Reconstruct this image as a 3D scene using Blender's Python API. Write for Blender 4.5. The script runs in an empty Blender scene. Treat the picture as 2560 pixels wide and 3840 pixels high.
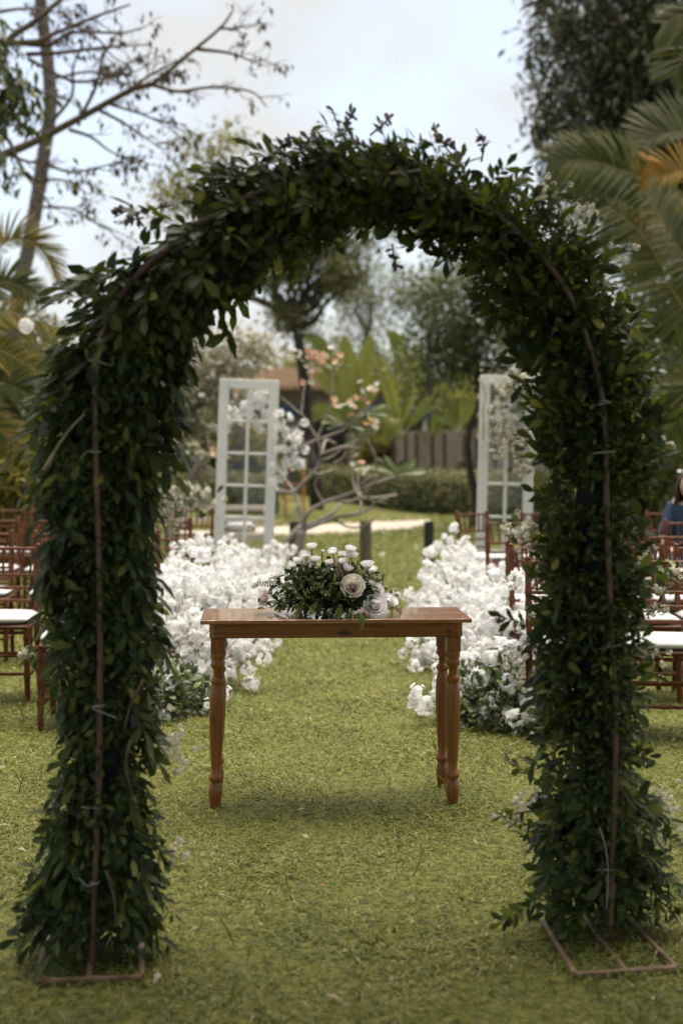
import bpy, math, random
import numpy as np
from mathutils import Vector, Matrix

rng = np.random.default_rng(7)
random.seed(7)
scn = bpy.context.scene
COL = scn.collection
R = math.radians

# ------------------------------------------------------------------ camera
CAM_H, FPX = 1.42, 3840 * 50 / 36
PITCH = math.atan((1920 - 1700) / FPX)
cam = bpy.data.cameras.new('camera')
cam.sensor_fit = 'VERTICAL'
cam.sensor_height = 36
cam.sensor_width = 24
cam.lens = 50
cam.clip_end = 2000
cam.dof.use_dof = True
cam.dof.focus_distance = 5.72
cam.dof.aperture_fstop = 2.0
cam_o = bpy.data.objects.new('camera', cam)
COL.objects.link(cam_o)
cam_o.location = (0, 0, CAM_H)
cam_o.rotation_euler = (R(90) - PITCH, 0, 0)
scn.camera = cam_o
scn.render.resolution_x, scn.render.resolution_y = 682, 1024

# ------------------------------------------------------------------ light
SUN_EL, SUN_AZ = R(75), R(20)          # azimuth clockwise from +Y (the sun stands beyond the garden)
world = bpy.data.worlds.new('World')
scn.world = world
world.use_nodes = True
nt = world.node_tree
nt.nodes.clear()
out = nt.nodes.new('ShaderNodeOutputWorld')
bg = nt.nodes.new('ShaderNodeBackground')
sky = nt.nodes.new('ShaderNodeTexSky')
sky.sky_type = 'NISHITA'
sky.sun_disc = False
sky.sun_elevation = SUN_EL
sky.sun_rotation = SUN_AZ
sky.dust_density = 3.0
tc = nt.nodes.new('ShaderNodeTexCoord')
mp = nt.nodes.new('ShaderNodeMapping')
mp.inputs['Scale'].default_value = (1.0, 1.0, 1.5)
mp.inputs['Location'].default_value = (0.31, 0.12, 0.05)
nz = nt.nodes.new('ShaderNodeTexNoise')
nz.inputs['Scale'].default_value = 6.5
nz.inputs['Detail'].default_value = 7
nz.inputs['Roughness'].default_value = 0.52
ramp = nt.nodes.new('ShaderNodeValToRGB')
ramp.color_ramp.elements[0].position = 0.42
ramp.color_ramp.elements[0].color = (0.5, 0.5, 0.5, 1)
ramp.color_ramp.elements[1].position = 0.60
ramp.color_ramp.elements[1].color = (0.98, 0.98, 0.98, 1)
mixc = nt.nodes.new('ShaderNodeMix')
mixc.data_type = 'RGBA'
mixc.inputs['B'].default_value = (2.78, 2.80, 2.76, 1)
nt.links.new(tc.outputs['Generated'], mp.inputs['Vector'])
nt.links.new(mp.outputs['Vector'], nz.inputs['Vector'])
nt.links.new(nz.outputs['Fac'], ramp.inputs['Fac'])
nt.links.new(ramp.outputs['Color'], mixc.inputs['Factor'])
nt.links.new(sky.outputs['Color'], mixc.inputs['A'])
nt.links.new(mixc.outputs['Result'], bg.inputs['Color'])
bg.inputs['Strength'].default_value = 0.063
nt.links.new(bg.outputs['Background'], out.inputs['Surface'])

sl = bpy.data.lights.new('sun', 'SUN')
sl.energy = 1.5
sl.angle = R(55)
sl.color = (1.0, 0.90, 0.74)
so = bpy.data.objects.new('sun', sl)
COL.objects.link(so)
sdir = Vector((math.sin(SUN_AZ) * math.cos(SUN_EL), math.cos(SUN_AZ) * math.cos(SUN_EL), math.sin(SUN_EL)))
so.rotation_euler = (-sdir).to_track_quat('-Z', 'Y').to_euler()
so.location = (3, 12, 25)
scn.view_settings.view_transform = 'Standard'
scn.view_settings.look = 'None'
scn.view_settings.exposure = 2.25
scn.view_settings.gamma = 1
scn.view_settings.use_curve_mapping = False
scn.cycles.max_bounces = 8
scn.cycles.transparent_max_bounces = 16
scn.cycles.sample_clamp_indirect = 6
scn.cycles.use_denoising = True


# ------------------------------------------------------------------ helpers
def P(px, py, d):
    """point of the garden seen at photo pixel (2560x3840) lying d metres ahead"""
    u, v = (px - 1280) / FPX, (1920 - py) / FPX
    c, s = math.cos(PITCH), math.sin(PITCH)
    dy, dz = c + v * s, -s + v * c
    t = d / dy
    return np.array([u * t, d, CAM_H + dz * t])


def Pd(px, py, d):
    return P(px * 2560 / 1568, py * 2560 / 1568, d)


def G(px, py):
    """ground point under a photo pixel"""
    u, v = (px - 1280) / FPX, (1920 - py) / FPX
    c, s = math.cos(PITCH), math.sin(PITCH)
    dy, dz = c + v * s, -s + v * c
    t = -CAM_H / dz
    return np.array([u * t, dy * t, 0.0])


def unit(a):
    a = np.asarray(a, float)
    return a / (np.linalg.norm(a, axis=-1, keepdims=True) + 1e-12)


def frames(d, n):
    """rotation matrices whose Y axis is d and whose Z axis is close to n"""
    d = unit(d)
    x = unit(np.cross(d, n))
    z = np.cross(x, d)
    return np.stack([x, d, z], axis=-1)


def rdirs(n):
    return unit(rng.normal(size=(n, 3)))


class MB:
    def __init__(self):
        self.v, self.t, self.q, self.n = [], [], [], 0
        self.tm, self.qm = [], []

    def add(self, V, F, mat=0):
        V = np.asarray(V, float).reshape(-1, 3)
        tri = [f for f in F if len(f) == 3]
        quad = [f for f in F if len(f) == 4]
        if len(tri):
            self.t.append(np.asarray(tri) + self.n)
            self.tm.append(np.full(len(tri), mat))
        if len(quad):
            self.q.append(np.asarray(quad) + self.n)
            self.qm.append(np.full(len(quad), mat))
        self.v.append(V)
        self.n += len(V)
        return self

    def inst(self, tpl, M, Pos, mat=0):
        """copies of a template: M (N,3,3) rotation*scale, Pos (N,3)"""
        V, F = tpl
        V = np.asarray(V, float)
        N = len(Pos)
        if N == 0:
            return self
        W = np.einsum('nij,kj->nki', M, V) + np.asarray(Pos)[:, None, :]
        off = (np.arange(N) * len(V))[:, None, None] + self.n
        for k, L, LM in ((3, self.t, self.tm), (4, self.q, self.qm)):
            f = np.array([x for x in F if len(x) == k])
            if len(f):
                a = (f[None] + off).reshape(-1, k)
                L.append(a)
                LM.append(np.full(len(a), mat))
        self.v.append(W.reshape(-1, 3))
        self.n += N * len(V)
        return self

    def box(self, c, s, rz=0.0, mat=0, bev=0.0):
        c = np.asarray(c, float)
        h = np.asarray(s, float) / 2
        b = min(bev, h.min() * 0.9)
        if b <= 0:
            V = np.array([[x, y, z] for z in (-1, 1) for y in (-1, 1) for x in (-1, 1)]) * h
            F = [(0, 2, 3, 1), (4, 5, 7, 6), (0, 1, 5, 4), (2, 6, 7, 3), (0, 4, 6, 2), (1, 3, 7, 5)]
        else:
            V, idx = [], {}
            for sx in (-1, 1):
                for sy in (-1, 1):
                    for sz in (-1, 1):
                        for ax in range(3):
                            p = np.array([sx, sy, sz]) * (h - b)
                            p[ax] += (sx, sy, sz)[ax] * b
                            idx[(sx, sy, sz, ax)] = len(V)
                            V.append(p)
            F = []
            for ax in range(3):
                o1, o2 = (ax + 1) % 3, (ax + 2) % 3
                for s_ in (-1, 1):
                    f = []
                    for a, bb in ((-1, -1), (1, -1), (1, 1), (-1, 1)):
                        k = [0, 0, 0]
                        k[ax], k[o1], k[o2] = s_, a, bb
                        f.append(idx[(*k, ax)])
                    F.append(tuple(f if s_ > 0 else f[::-1]))
                for a in (-1, 1):
                    for bb in (-1, 1):
                        f = []
                        for s_, a2 in ((-1, o1), (1, o1), (1, o2), (-1, o2)):
                            k = [0, 0, 0]
                            k[ax], k[o1], k[o2] = s_, a, bb
                            f.append(idx[(*k, a2)])
                        F.append(tuple(f if a * bb > 0 else f[::-1]))
            for sx in (-1, 1):
                for sy in (-1, 1):
                    for sz in (-1, 1):
                        f = [idx[(sx, sy, sz, a)] for a in range(3)]
                        F.append(tuple(f if sx * sy * sz > 0 else f[::-1]))
            V = np.array(V)
        cz, sz_ = math.cos(rz), math.sin(rz)
        Rm = np.array([[cz, -sz_, 0], [sz_, cz, 0], [0, 0, 1]])
        return self.add(V @ Rm.T + c, F, mat)

    def tube(self, pts, rad, sides=6, cap=True, mat=0):
        pts = np.asarray(pts, float)
        n = len(pts)
        rad = np.full(n, rad) if np.isscalar(rad) else np.asarray(rad, float)
        tan = unit(np.gradient(pts, axis=0))
        ref = np.array([0, 0, 1.0]) if abs(tan[0][2]) < 0.9 else np.array([1.0, 0, 0])
        V = []
        a = np.linspace(0, 2 * math.pi, sides, endpoint=False)
        x = unit(np.cross(tan[0], ref))
        for i in range(n):
            x = unit(x - tan[i] * np.dot(x, tan[i]))
            y = np.cross(tan[i], x)
            V.append(pts[i] + rad[i] * (np.cos(a)[:, None] * x + np.sin(a)[:, None] * y))
        V = np.concatenate(V)
        F = []
        for i in range(n - 1):
            for k in range(sides):
                k2 = (k + 1) % sides
                F.append((i * sides + k, i * sides + k2, (i + 1) * sides + k2, (i + 1) * sides + k))
        if cap:
            V = np.concatenate([V, pts[:1], pts[-1:]])
            m = n * sides
            for k in range(sides):
                k2 = (k + 1) % sides
                F.append((m, k2, k))
                F.append((m + 1, (n - 1) * sides + k, (n - 1) * sides + k2))
        return self.add(V, F, mat)

    def lathe(self, prof, c=(0, 0, 0), sides=16, mat=0, lean=(0, 0)):
        prof = np.asarray(prof, float)
        a = np.linspace(0, 2 * math.pi, sides, endpoint=False)
        V = []
        for r, z in prof:
            V.append(np.stack([c[0] + lean[0] * z + r * np.cos(a), c[1] + lean[1] * z + r * np.sin(a),
                               np.full(sides, c[2] + z)], -1))
        V = np.concatenate(V)
        F = []
        n = len(prof)
        for i in range(n - 1):
            for k in range(sides):
                k2 = (k + 1) % sides
                F.append((i * sides + k, i * sides + k2, (i + 1) * sides + k2, (i + 1) * sides + k))
        V = np.concatenate([V, [[c[0] + lean[0] * prof[0][1], c[1] + lean[1] * prof[0][1], c[2] + prof[0][1]],
                                [c[0] + lean[0] * prof[-1][1], c[1] + lean[1] * prof[-1][1], c[2] + prof[-1][1]]]])
        m = n * sides
        for k in range(sides):
            k2 = (k + 1) % sides
            F.append((m, k2, k))
            F.append((m + 1, (n - 1) * sides + k, (n - 1) * sides + k2))
        return self.add(V, F, mat)

    def mesh(self, name, mats, smooth=False, origin=None):
        V = np.concatenate(self.v) if self.v else np.zeros((0, 3))
        if origin is not None:
            V = V - np.asarray(origin, float)
        me = bpy.data.meshes.new(name)
        T = np.concatenate(self.t) if self.t else np.zeros((0, 3), int)
        Q = np.concatenate(self.q) if self.q else np.zeros((0, 4), int)
        mi = np.concatenate(self.tm + self.qm) if (self.tm or self.qm) else np.zeros(0, int)
        me.vertices.add(len(V))
        me.vertices.foreach_set('co', V.astype(np.float32).ravel())
        loops = np.concatenate([T.ravel(), Q.ravel()]).astype(np.int32)
        me.loops.add(len(loops))
        me.loops.foreach_set('vertex_index', loops)
        st = np.concatenate([np.arange(len(T)) * 3, len(T) * 3 + np.arange(len(Q)) * 4]).astype(np.int32)
        me.polygons.add(len(st))
        me.polygons.foreach_set('loop_start', st)
        if not isinstance(mats, (list, tuple)):
            mats = [mats]
        for m in mats:
            me.materials.append(m)
        me.polygons.foreach_set('material_index', mi.astype(np.int32))
        me.polygons.foreach_set('use_smooth', np.full(len(st), bool(smooth)))
        me.update(calc_edges=True)
        return me


def tag(o, label=None, cat=None, group=None, kind=None):
    if label:
        o['label'] = label
    if cat:
        o['category'] = cat
    if group:
        o['group'] = group
    if kind:
        o['kind'] = kind
    return o


def thing(name, loc, label, cat, group=None, rz=0.0):
    o = bpy.data.objects.new(name, None)
    o.empty_display_size = 0.1
    COL.objects.link(o)
    o.location = tuple(loc)
    o.rotation_euler = (0, 0, rz)
    return tag(o, label, cat, group)


def put(name, me, parent=None, loc=(0, 0, 0), M=None, kind=None, label=None):
    """link a mesh as one object (location/matrix are local to the parent)"""
    o = bpy.data.objects.new(name, me)
    COL.objects.link(o)
    if M is not None:
        m4 = Matrix.Identity(4)
        for i in range(3):
            for j in range(3):
                m4[i][j] = M[i][j]
        m4.translation = Vector(loc)
        o.matrix_basis = m4
    else:
        o.location = tuple(loc)
    if parent is not None:
        o.parent = parent
    if kind:
        o['kind'] = kind
    if label:
        o['label'] = label
    return o


def part(name, mb, mats, root, smooth=False, kind=None, label=None, world=True):
    org = np.array(root.location) if world else None
    return put(name, mb.mesh(name, mats, smooth, org), root, kind=kind, label=label)


def copy_tree(o, parent=None):
    c = o.copy()
    COL.objects.link(c)
    c.parent = parent
    for ch in [x for x in KIDS.get(o.name, [])]:
        copy_tree(ch, c)
    return c


KIDS = {}


def index_kids(root):
    for o in bpy.data.objects:
        if o.parent is root:
            KIDS.setdefault(root.name, []).append(o)
            index_kids(o)


def spline(pts, n):
    pts = np.asarray(pts, float)
    p = np.concatenate([2 * pts[:1] - pts[1:2], pts, 2 * pts[-1:] - pts[-2:-1]])
    m = len(pts) - 1
    o = []
    for t in np.linspace(0, m, n):
        i = min(int(t), m - 1)
        f = t - i
        a, b, c, d = p[i], p[i + 1], p[i + 2], p[i + 3]
        o.append(0.5 * (2 * b + (c - a) * f + (2 * a - 5 * b + 4 * c - d) * f * f + (3 * b - a - 3 * c + d) * f ** 3))
    return np.array(o)


# leaf templates: unit length along +Y, normal +Z
def leaf_pointed(w=0.4, curl=0.15, fold=0.05):
    V = [(0, 0, 0), (-w / 2, .42, fold), (0, .45, 0), (w / 2, .42, fold), (0, 1, -curl)]
    F = [(0, 2, 1), (0, 3, 2), (1, 2, 4), (2, 3, 4)]
    return np.array(V), F


def leaf_round(w=0.55, curl=0.12, fold=0.05):
    V = [(0, 0, 0), (-w * .36, .32, fold), (0, .32, 0), (w * .36, .32, fold),
         (-w * .5, .68, fold - curl * .5), (0, .70, -curl * .4), (w * .5, .68, fold - curl * .5), (0, 1, -curl)]
    F = [(0, 2, 1), (0, 3, 2), (1, 2, 5, 4), (2, 3, 6, 5), (4, 5, 7), (5, 6, 7)]
    return np.array(V), F


def leaf_fine(w=0.5, curl=0.15, fold=0.05):
    st = [(.14, .22), (.34, .38), (.56, .49), (.78, .46), (.92, .26)]
    V = [(0, 0, 0)]
    for y, k in st:
        z = -curl * y * y
        V += [(-w * k, y, fold * (k / .5) + z), (0, y, z), (w * k, y, fold * (k / .5) + z)]
    V.append((0, 1.0, -curl))
    F = [(0, 2, 1), (0, 3, 2)]
    for i in range(len(st) - 1):
        a = 1 + 3 * i
        F += [(a, a + 1, a + 4, a + 3), (a + 1, a + 2, a + 5, a + 4)]
    a = 1 + 3 * (len(st) - 1)
    F += [(a, a + 1, a + 3), (a + 1, a + 2, a + 3)]
    return np.array(V), F


def strip(w=0.03, seg=3, curl=0.3):
    """long leaflet of unit length bending down"""
    V, F = [], []
    for i in range(seg):
        y = i / seg
        k = w * (0.7 + 0.6 * math.sin(math.pi * min(1, y + .15)))
        V += [(-k / 2, y, -curl * y * y), (k / 2, y, -curl * y * y)]
    V.append((0, 1, -curl))
    for i in range(seg - 1):
        F.append((2 * i, 2 * i + 1, 2 * i + 3, 2 * i + 2))
    F.append((2 * seg - 2, 2 * seg - 1, 2 * seg))
    return np.array(V), F


def merge_tpl(mb):
    V = np.concatenate(mb.v)
    F = [tuple(f) for a in mb.t for f in a] + [tuple(f) for a in mb.q for f in a]
    return V, F


# ------------------------------------------------------------------ materials
def mat_new(name):
    m = bpy.data.materials.new(name)
    m.use_nodes = True
    t = m.node_tree
    t.nodes.clear()
    o = t.nodes.new('ShaderNodeOutputMaterial')
    return m, t, o


def rand_fac(t):
    """one random number per leaf, whether it is an island of a big mesh or an object of its own"""
    g = t.nodes.new('ShaderNodeNewGeometry')
    i = t.nodes.new('ShaderNodeObjectInfo')
    a = t.nodes.new('ShaderNodeMath')
    a.operation = 'ADD'
    f = t.nodes.new('ShaderNodeMath')
    f.operation = 'FRACT'
    t.links.new(g.outputs['Random Per Island'], a.inputs[0])
    t.links.new(i.outputs['Random'], a.inputs[1])
    t.links.new(a.outputs[0], f.inputs[0])
    return f.outputs[0]


def ramp_node(t, fac, cols, pos=None):
    r = t.nodes.new('ShaderNodeValToRGB')
    e = r.color_ramp.elements
    n = len(cols)
    pos = pos or [i / (n - 1) for i in range(n)]
    while len(e) < n:
        e.new(0.5)
    for k in range(n):
        e[k].position = pos[k]
        e[k].color = (*cols[k], 1)
    t.links.new(fac, r.inputs['Fac'])
    return r.outputs['Color']


def leaf_mat(name, cols, pos=None, rough=0.45, trans=0.3, tcol=None, spec=0.5):
    m, t, o = mat_new(name)
    c = ramp_node(t, rand_fac(t), cols, pos)
    p = t.nodes.new('ShaderNodeBsdfPrincipled')
    p.inputs['Roughness'].default_value = rough
    p.inputs['Specular IOR Level'].default_value = spec
    t.links.new(c, p.inputs['Base Color'])
    if trans > 0:
        tr = t.nodes.new('ShaderNodeBsdfTranslucent')
        mx = t.nodes.new('ShaderNodeMixShader')
        mx.inputs[0].default_value = trans
        if tcol:
            mm = t.nodes.new('ShaderNodeMix')
            mm.data_type = 'RGBA'
            mm.blend_type = 'MULTIPLY'
            mm.inputs['Factor'].default_value = 1
            mm.inputs['B'].default_value = (*tcol, 1)
            t.links.new(c, mm.inputs['A'])
            t.links.new(mm.outputs['Result'], tr.inputs['Color'])
        else:
            t.links.new(c, tr.inputs['Color'])
        t.links.new(p.outputs[0], mx.inputs[1])
        t.links.new(tr.outputs[0], mx.inputs[2])
        t.links.new(mx.outputs[0], o.inputs['Surface'])
    else:
        t.links.new(p.outputs[0], o.inputs['Surface'])
    return m


def noise_mat(name, c1, c2, scale=10, stretch=(1, 1, 1), rough=0.6, detail=4, bump=0.0, spec=0.5, metal=0.0,
              pos=(0.35, 0.65), c3=None, coat=0.0, dist=0.0, bdist=0.01, knots=()):
    m, t, o = mat_new(name)
    tcn = t.nodes.new('ShaderNodeTexCoord')
    mpn = t.nodes.new('ShaderNodeMapping')
    mpn.inputs['Scale'].default_value = stretch
    n = t.nodes.new('ShaderNodeTexNoise')
    n.inputs['Scale'].default_value = scale
    n.inputs['Detail'].default_value = detail
    n.inputs['Distortion'].default_value = dist
    t.links.new(tcn.outputs['Object'], mpn.inputs['Vector'])
    t.links.new(mpn.outputs['Vector'], n.inputs['Vector'])
    cols, ps = [c1, c2], list(pos)
    if c3:
        cols, ps = [c1, c2, c3], [pos[0], (pos[0] + pos[1]) / 2, pos[1]]
    c = ramp_node(t, n.outputs['Fac'], cols, ps)
    for (kx, ky, kz), (rx, ry, rz_) in knots:
        mk = t.nodes.new('ShaderNodeMapping')
        mk.vector_type = 'POINT'
        mk.inputs['Location'].default_value = (-kx / rx, -ky / ry, -kz / rz_)
        mk.inputs['Scale'].default_value = (1 / rx, 1 / ry, 1 / rz_)
        ad = t.nodes.new('ShaderNodeVectorMath')
        ad.operation = 'MULTIPLY_ADD'
        ad.inputs[1].default_value = (.03, .03, .03)
        ln = t.nodes.new('ShaderNodeVectorMath')
        ln.operation = 'LENGTH'
        t.links.new(n.outputs['Color'], ad.inputs[0])
        t.links.new(tcn.outputs['Object'], ad.inputs[2])
        t.links.new(ad.outputs[0], mk.inputs['Vector'])
        t.links.new(mk.outputs['Vector'], ln.inputs[0])
        mr = t.nodes.new('ShaderNodeMapRange')
        mr.inputs[1].default_value, mr.inputs[2].default_value = .5, 1.4
        mr.inputs[3].default_value, mr.inputs[4].default_value = .8, 0
        t.links.new(ln.outputs['Value'], mr.inputs[0])
        mx = t.nodes.new('ShaderNodeMix')
        mx.data_type = 'RGBA'
        mx.inputs['B'].default_value = (.03, .012, .006, 1)
        t.links.new(mr.outputs[0], mx.inputs['Factor'])
        t.links.new(c, mx.inputs['A'])
        c = mx.outputs['Result']
    p = t.nodes.new('ShaderNodeBsdfPrincipled')
    p.inputs['Roughness'].default_value = rough
    p.inputs['Specular IOR Level'].default_value = spec
    p.inputs['Metallic'].default_value = metal
    p.inputs['Coat Weight'].default_value = coat
    t.links.new(c, p.inputs['Base Color'])
    if bump:
        b = t.nodes.new('ShaderNodeBump')
        b.inputs['Strength'].default_value = bump
        b.inputs['Distance'].default_value = bdist
        t.links.new(n.outputs['Fac'], b.inputs['Height'])
        t.links.new(b.outputs[0], p.inputs['Normal'])
    t.links.new(p.outputs[0], o.inputs['Surface'])
    return m


M = {}
M['grass'] = leaf_mat('grass blade', [(.08, .10, .014), (.145, .168, .025), (.208, .222, .038), (.275, .272, .058), (.40, .37, .19)],
                      [0, .3, .65, .93, 1], rough=.5, trans=.35, spec=.35)
def patchy(m, amt=.3):
    """slow colour changes over the lawn, in metres"""
    t = m.node_tree
    tcn = t.nodes.new('ShaderNodeTexCoord')
    n = t.nodes.new('ShaderNodeTexNoise')
    n.inputs['Scale'].default_value = 2.1
    n.inputs['Detail'].default_value = 6
    n.inputs['Roughness'].default_value = .65
    t.links.new(tcn.outputs['Object'], n.inputs['Vector'])
    c = ramp_node(t, n.outputs['Fac'], [(1 - amt, 1 - amt * .75, 1 - amt), (1, 1, 1), (1 + amt * .75, 1 + amt * .5, 1 + amt * 1.2)], [.33, .5, .68])
    for l in list(t.links):
        if l.to_socket.name in ('Base Color', 'Color') and l.to_node.type in ('BSDF_PRINCIPLED', 'BSDF_TRANSLUCENT'):
            mm = t.nodes.new('ShaderNodeMix')
            mm.data_type = 'RGBA'
            mm.blend_type = 'MULTIPLY'
            mm.inputs['Factor'].default_value = 1
            src, dst = l.from_socket, l.to_socket
            t.links.new(src, mm.inputs['A'])
            t.links.new(c, mm.inputs['B'])
            t.links.new(mm.outputs['Result'], dst)


patchy(M['grass'], .34)
M['soil'] = noise_mat('lawn ground', (.05, .06, .014), (.115, .12, .026), scale=26, detail=8, rough=.9, bump=.6, c3=(.16, .155, .04), spec=.2)
M['sand'] = noise_mat('sandy path', (.42, .36, .29), (.58, .51, .43), scale=3, detail=8, rough=.95, bump=.3, spec=.2)
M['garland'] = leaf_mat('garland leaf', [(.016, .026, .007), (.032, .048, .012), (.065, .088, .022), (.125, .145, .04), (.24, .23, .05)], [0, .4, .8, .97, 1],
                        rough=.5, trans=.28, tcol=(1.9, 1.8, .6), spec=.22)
M['mauve'] = leaf_mat('mauve bud leaf', [(.10, .075, .085), (.20, .15, .16)], trans=.2)
M['twig'] = noise_mat('pale twig', (.20, .15, .10), (.36, .29, .20), scale=30, rough=.8)
M['browntwig'] = noise_mat('brown twig', (.06, .04, .025), (.13, .09, .055), scale=30, rough=.8)
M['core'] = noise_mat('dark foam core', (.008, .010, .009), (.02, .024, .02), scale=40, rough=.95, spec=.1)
M['base'] = noise_mat('worn brown base bar', (.12, .07, .04), (.24, .155, .095), scale=14, rough=.4, detail=6)
M['copper'] = noise_mat('brown painted pipe', (.055, .028, .017), (.11, .06, .038), scale=14, rough=.45, detail=6)
M['tie'] = noise_mat('clear tie', (.26, .25, .22), (.36, .35, .31), scale=10, rough=.4)
M['cream'] = leaf_mat('cream blossom', [(.55, .52, .40), (.68, .66, .55), (.74, .72, .64)], rough=.6, trans=.3)
M['white'] = leaf_mat('white blossom', [(.84, .84, .83), (.87, .87, .865), (.90, .90, .90)], rough=.7, trans=.5, spec=.2)
M['rose_white'] = leaf_mat('white rose petal', [(.84, .83, .83), (.88, .87, .87)], rough=.5, trans=.42)
M['rose_peach'] = leaf_mat('peach rose petal', [(.90, .78, .66), (.90, .83, .75), (.90, .87, .83)], rough=.5, trans=.42)
M['rose_pink'] = leaf_mat('pale pink rose petal', [(.76, .66, .66), (.78, .72, .73)], rough=.5, trans=.42)
M['bouquet'] = leaf_mat('bouquet leaf', [(.017, .03, .009), (.034, .056, .014), (.07, .098, .024), (.15, .18, .045)], [0, .45, .82, 1], rough=.42, trans=.25, spec=.35)
M['fern'] = leaf_mat('light fern', [(.12, .155, .03), (.19, .22, .05)], trans=.35)
M['fernpink'] = leaf_mat('dry pinkish fern', [(.42, .30, .14), (.50, .36, .20)], trans=.3)
M['sepal'] = leaf_mat('dark sepal', [(.03, .028, .015), (.06, .055, .02)], trans=0)
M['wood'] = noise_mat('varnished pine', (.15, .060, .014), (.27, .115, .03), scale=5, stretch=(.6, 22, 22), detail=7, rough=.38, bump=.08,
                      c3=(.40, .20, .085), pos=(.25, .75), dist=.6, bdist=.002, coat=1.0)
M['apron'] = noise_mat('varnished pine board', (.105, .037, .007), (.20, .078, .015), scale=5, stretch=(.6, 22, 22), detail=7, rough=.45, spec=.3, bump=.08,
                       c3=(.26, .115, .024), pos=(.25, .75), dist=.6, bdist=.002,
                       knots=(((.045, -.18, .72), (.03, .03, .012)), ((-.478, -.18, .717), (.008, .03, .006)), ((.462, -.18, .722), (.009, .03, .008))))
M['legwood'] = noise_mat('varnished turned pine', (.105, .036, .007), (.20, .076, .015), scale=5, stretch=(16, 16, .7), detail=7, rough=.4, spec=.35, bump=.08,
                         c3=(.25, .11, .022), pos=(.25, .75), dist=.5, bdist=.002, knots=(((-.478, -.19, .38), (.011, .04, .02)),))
M['mahog'] = noise_mat('mahogany lacquer', (.068, .021, .006), (.15, .046, .013), scale=9, stretch=(6, 6, 1), rough=.36, spec=.25, detail=5)
M['cushion'] = noise_mat('white cushion cloth', (.52, .52, .51), (.62, .62, .61), scale=7, rough=.85, bump=.25, bdist=.01)
M['paint'] = noise_mat('white door paint', (.58, .56, .52), (.69, .67, .63), scale=4, rough=.5, detail=8, c3=(.72, .70, .66), pos=(.25, .6))
M['creamwood'] = noise_mat('cream bench wood', (.52, .45, .36), (.62, .55, .45), scale=6, stretch=(1, 8, 8), rough=.6)
M['postwood'] = noise_mat('dark weathered post', (.018, .016, .013), (.05, .045, .035), scale=9, stretch=(8, 8, 1), rough=.9, bump=.5)
M['postbrown'] = noise_mat('brown weathered post', (.09, .07, .045), (.20, .155, .105), scale=9, stretch=(8, 8, 1), rough=.9, bump=.5)
M['bark'] = noise_mat('grey brown bark', (.075, .06, .048), (.17, .145, .12), scale=8, stretch=(3, 3, 1), rough=.9, bump=.6, detail=8)
M['bark_dark'] = noise_mat('dark bark', (.022, .017, .013), (.06, .048, .036), scale=8, stretch=(3, 3, 1), rough=.9, bump=.6)
M['bark_palm'] = noise_mat('ringed palm bark', (.09, .075, .065), (.20, .175, .155), scale=6, stretch=(1, 1, 7), rough=.9, bump=.7, detail=6)
M['bark_frangi'] = noise_mat('smooth pale grey bark', (.16, .138, .115), (.34, .30, .26), scale=7, rough=.8, detail=6, bump=.2)
M['mango'] = leaf_mat('mango leaf', [(.024, .031, .015), (.05, .058, .026), (.09, .092, .045), (.16, .14, .07)], [0, .45, .85, 1], rough=.45, trans=.12)
M['treegreen'] = leaf_mat('mid green leaf', [(.05, .06, .015), (.09, .105, .024), (.15, .16, .036), (.23, .21, .06)], [0, .4, .8, 1], rough=.5, trans=.45)
M['yellowgreen'] = leaf_mat('yellow green leaf', [(.09, .10, .016), (.17, .175, .026), (.26, .24, .04), (.36, .28, .05)], [0, .4, .8, 1], rough=.5, trans=.4)
M['darkleaf'] = leaf_mat('dark leaf', [(.026, .038, .012), (.054, .074, .02), (.10, .12, .034), (.19, .20, .065)], [0, .4, .85, 1], rough=.45, trans=.2)
M['greyleaf'] = leaf_mat('dusty grey green leaf', [(.08, .092, .03), (.15, .16, .055), (.24, .235, .10), (.38, .355, .22)], [0, .4, .8, 1], rough=.55, trans=.45)
M['dryleaf'] = leaf_mat('dry brown leaf', [(.05, .04, .028), (.10, .075, .05), (.14, .11, .07)], rough=.7, trans=.15)
M['palm'] = leaf_mat('palm leaflet', [(.06, .072, .016), (.09, .105, .022), (.125, .138, .034), (.18, .175, .06)], [0, .4, .8, 1], rough=.5, trans=.42, spec=.22)
M['palm_grey'] = leaf_mat('dusty palm leaflet', [(.09, .105, .04), (.14, .15, .065), (.20, .20, .10)], rough=.5, trans=.35, spec=.3)
M['palm_yellow'] = leaf_mat('yellowing palm leaflet', [(.20, .18, .03), (.42, .26, .035), (.58, .32, .04), (.46, .32, .12)], rough=.5, trans=.5, spec=.2)
M['areca'] = leaf_mat('areca leaflet', [(.08, .09, .014), (.16, .15, .022), (.28, .22, .032), (.42, .27, .06)], [0, .4, .8, 1], rough=.5, trans=.45, spec=.25)
M['rachis'] = noise_mat('palm rachis', (.26, .24, .12), (.38, .34, .20), scale=9, rough=.6)
M['banana'] = leaf_mat('banana leaf', [(.14, .165, .03), (.21, .23, .045), (.28, .28, .06)], rough=.38, trans=.5)
M['midrib'] = noise_mat('banana midrib', (.36, .38, .16), (.46, .46, .24), scale=6, rough=.5)
M['bstem'] = noise_mat('banana stem', (.05, .045, .02), (.12, .11, .05), scale=6, stretch=(4, 4, 1), rough=.7)
M['hedgecore'] = noise_mat('hedge core', (.025, .035, .012), (.05, .065, .02), scale=20, rough=.9)
M['hedge'] = leaf_mat('hedge leaf', [(.06, .075, .022), (.13, .145, .042), (.22, .22, .07), (.32, .30, .11)], [0, .4, .8, 1], rough=.5, trans=.35)
M['red'] = leaf_mat('red flower', [(.50, .06, .03), (.62, .12, .05)], rough=.5, trans=.3)
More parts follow.
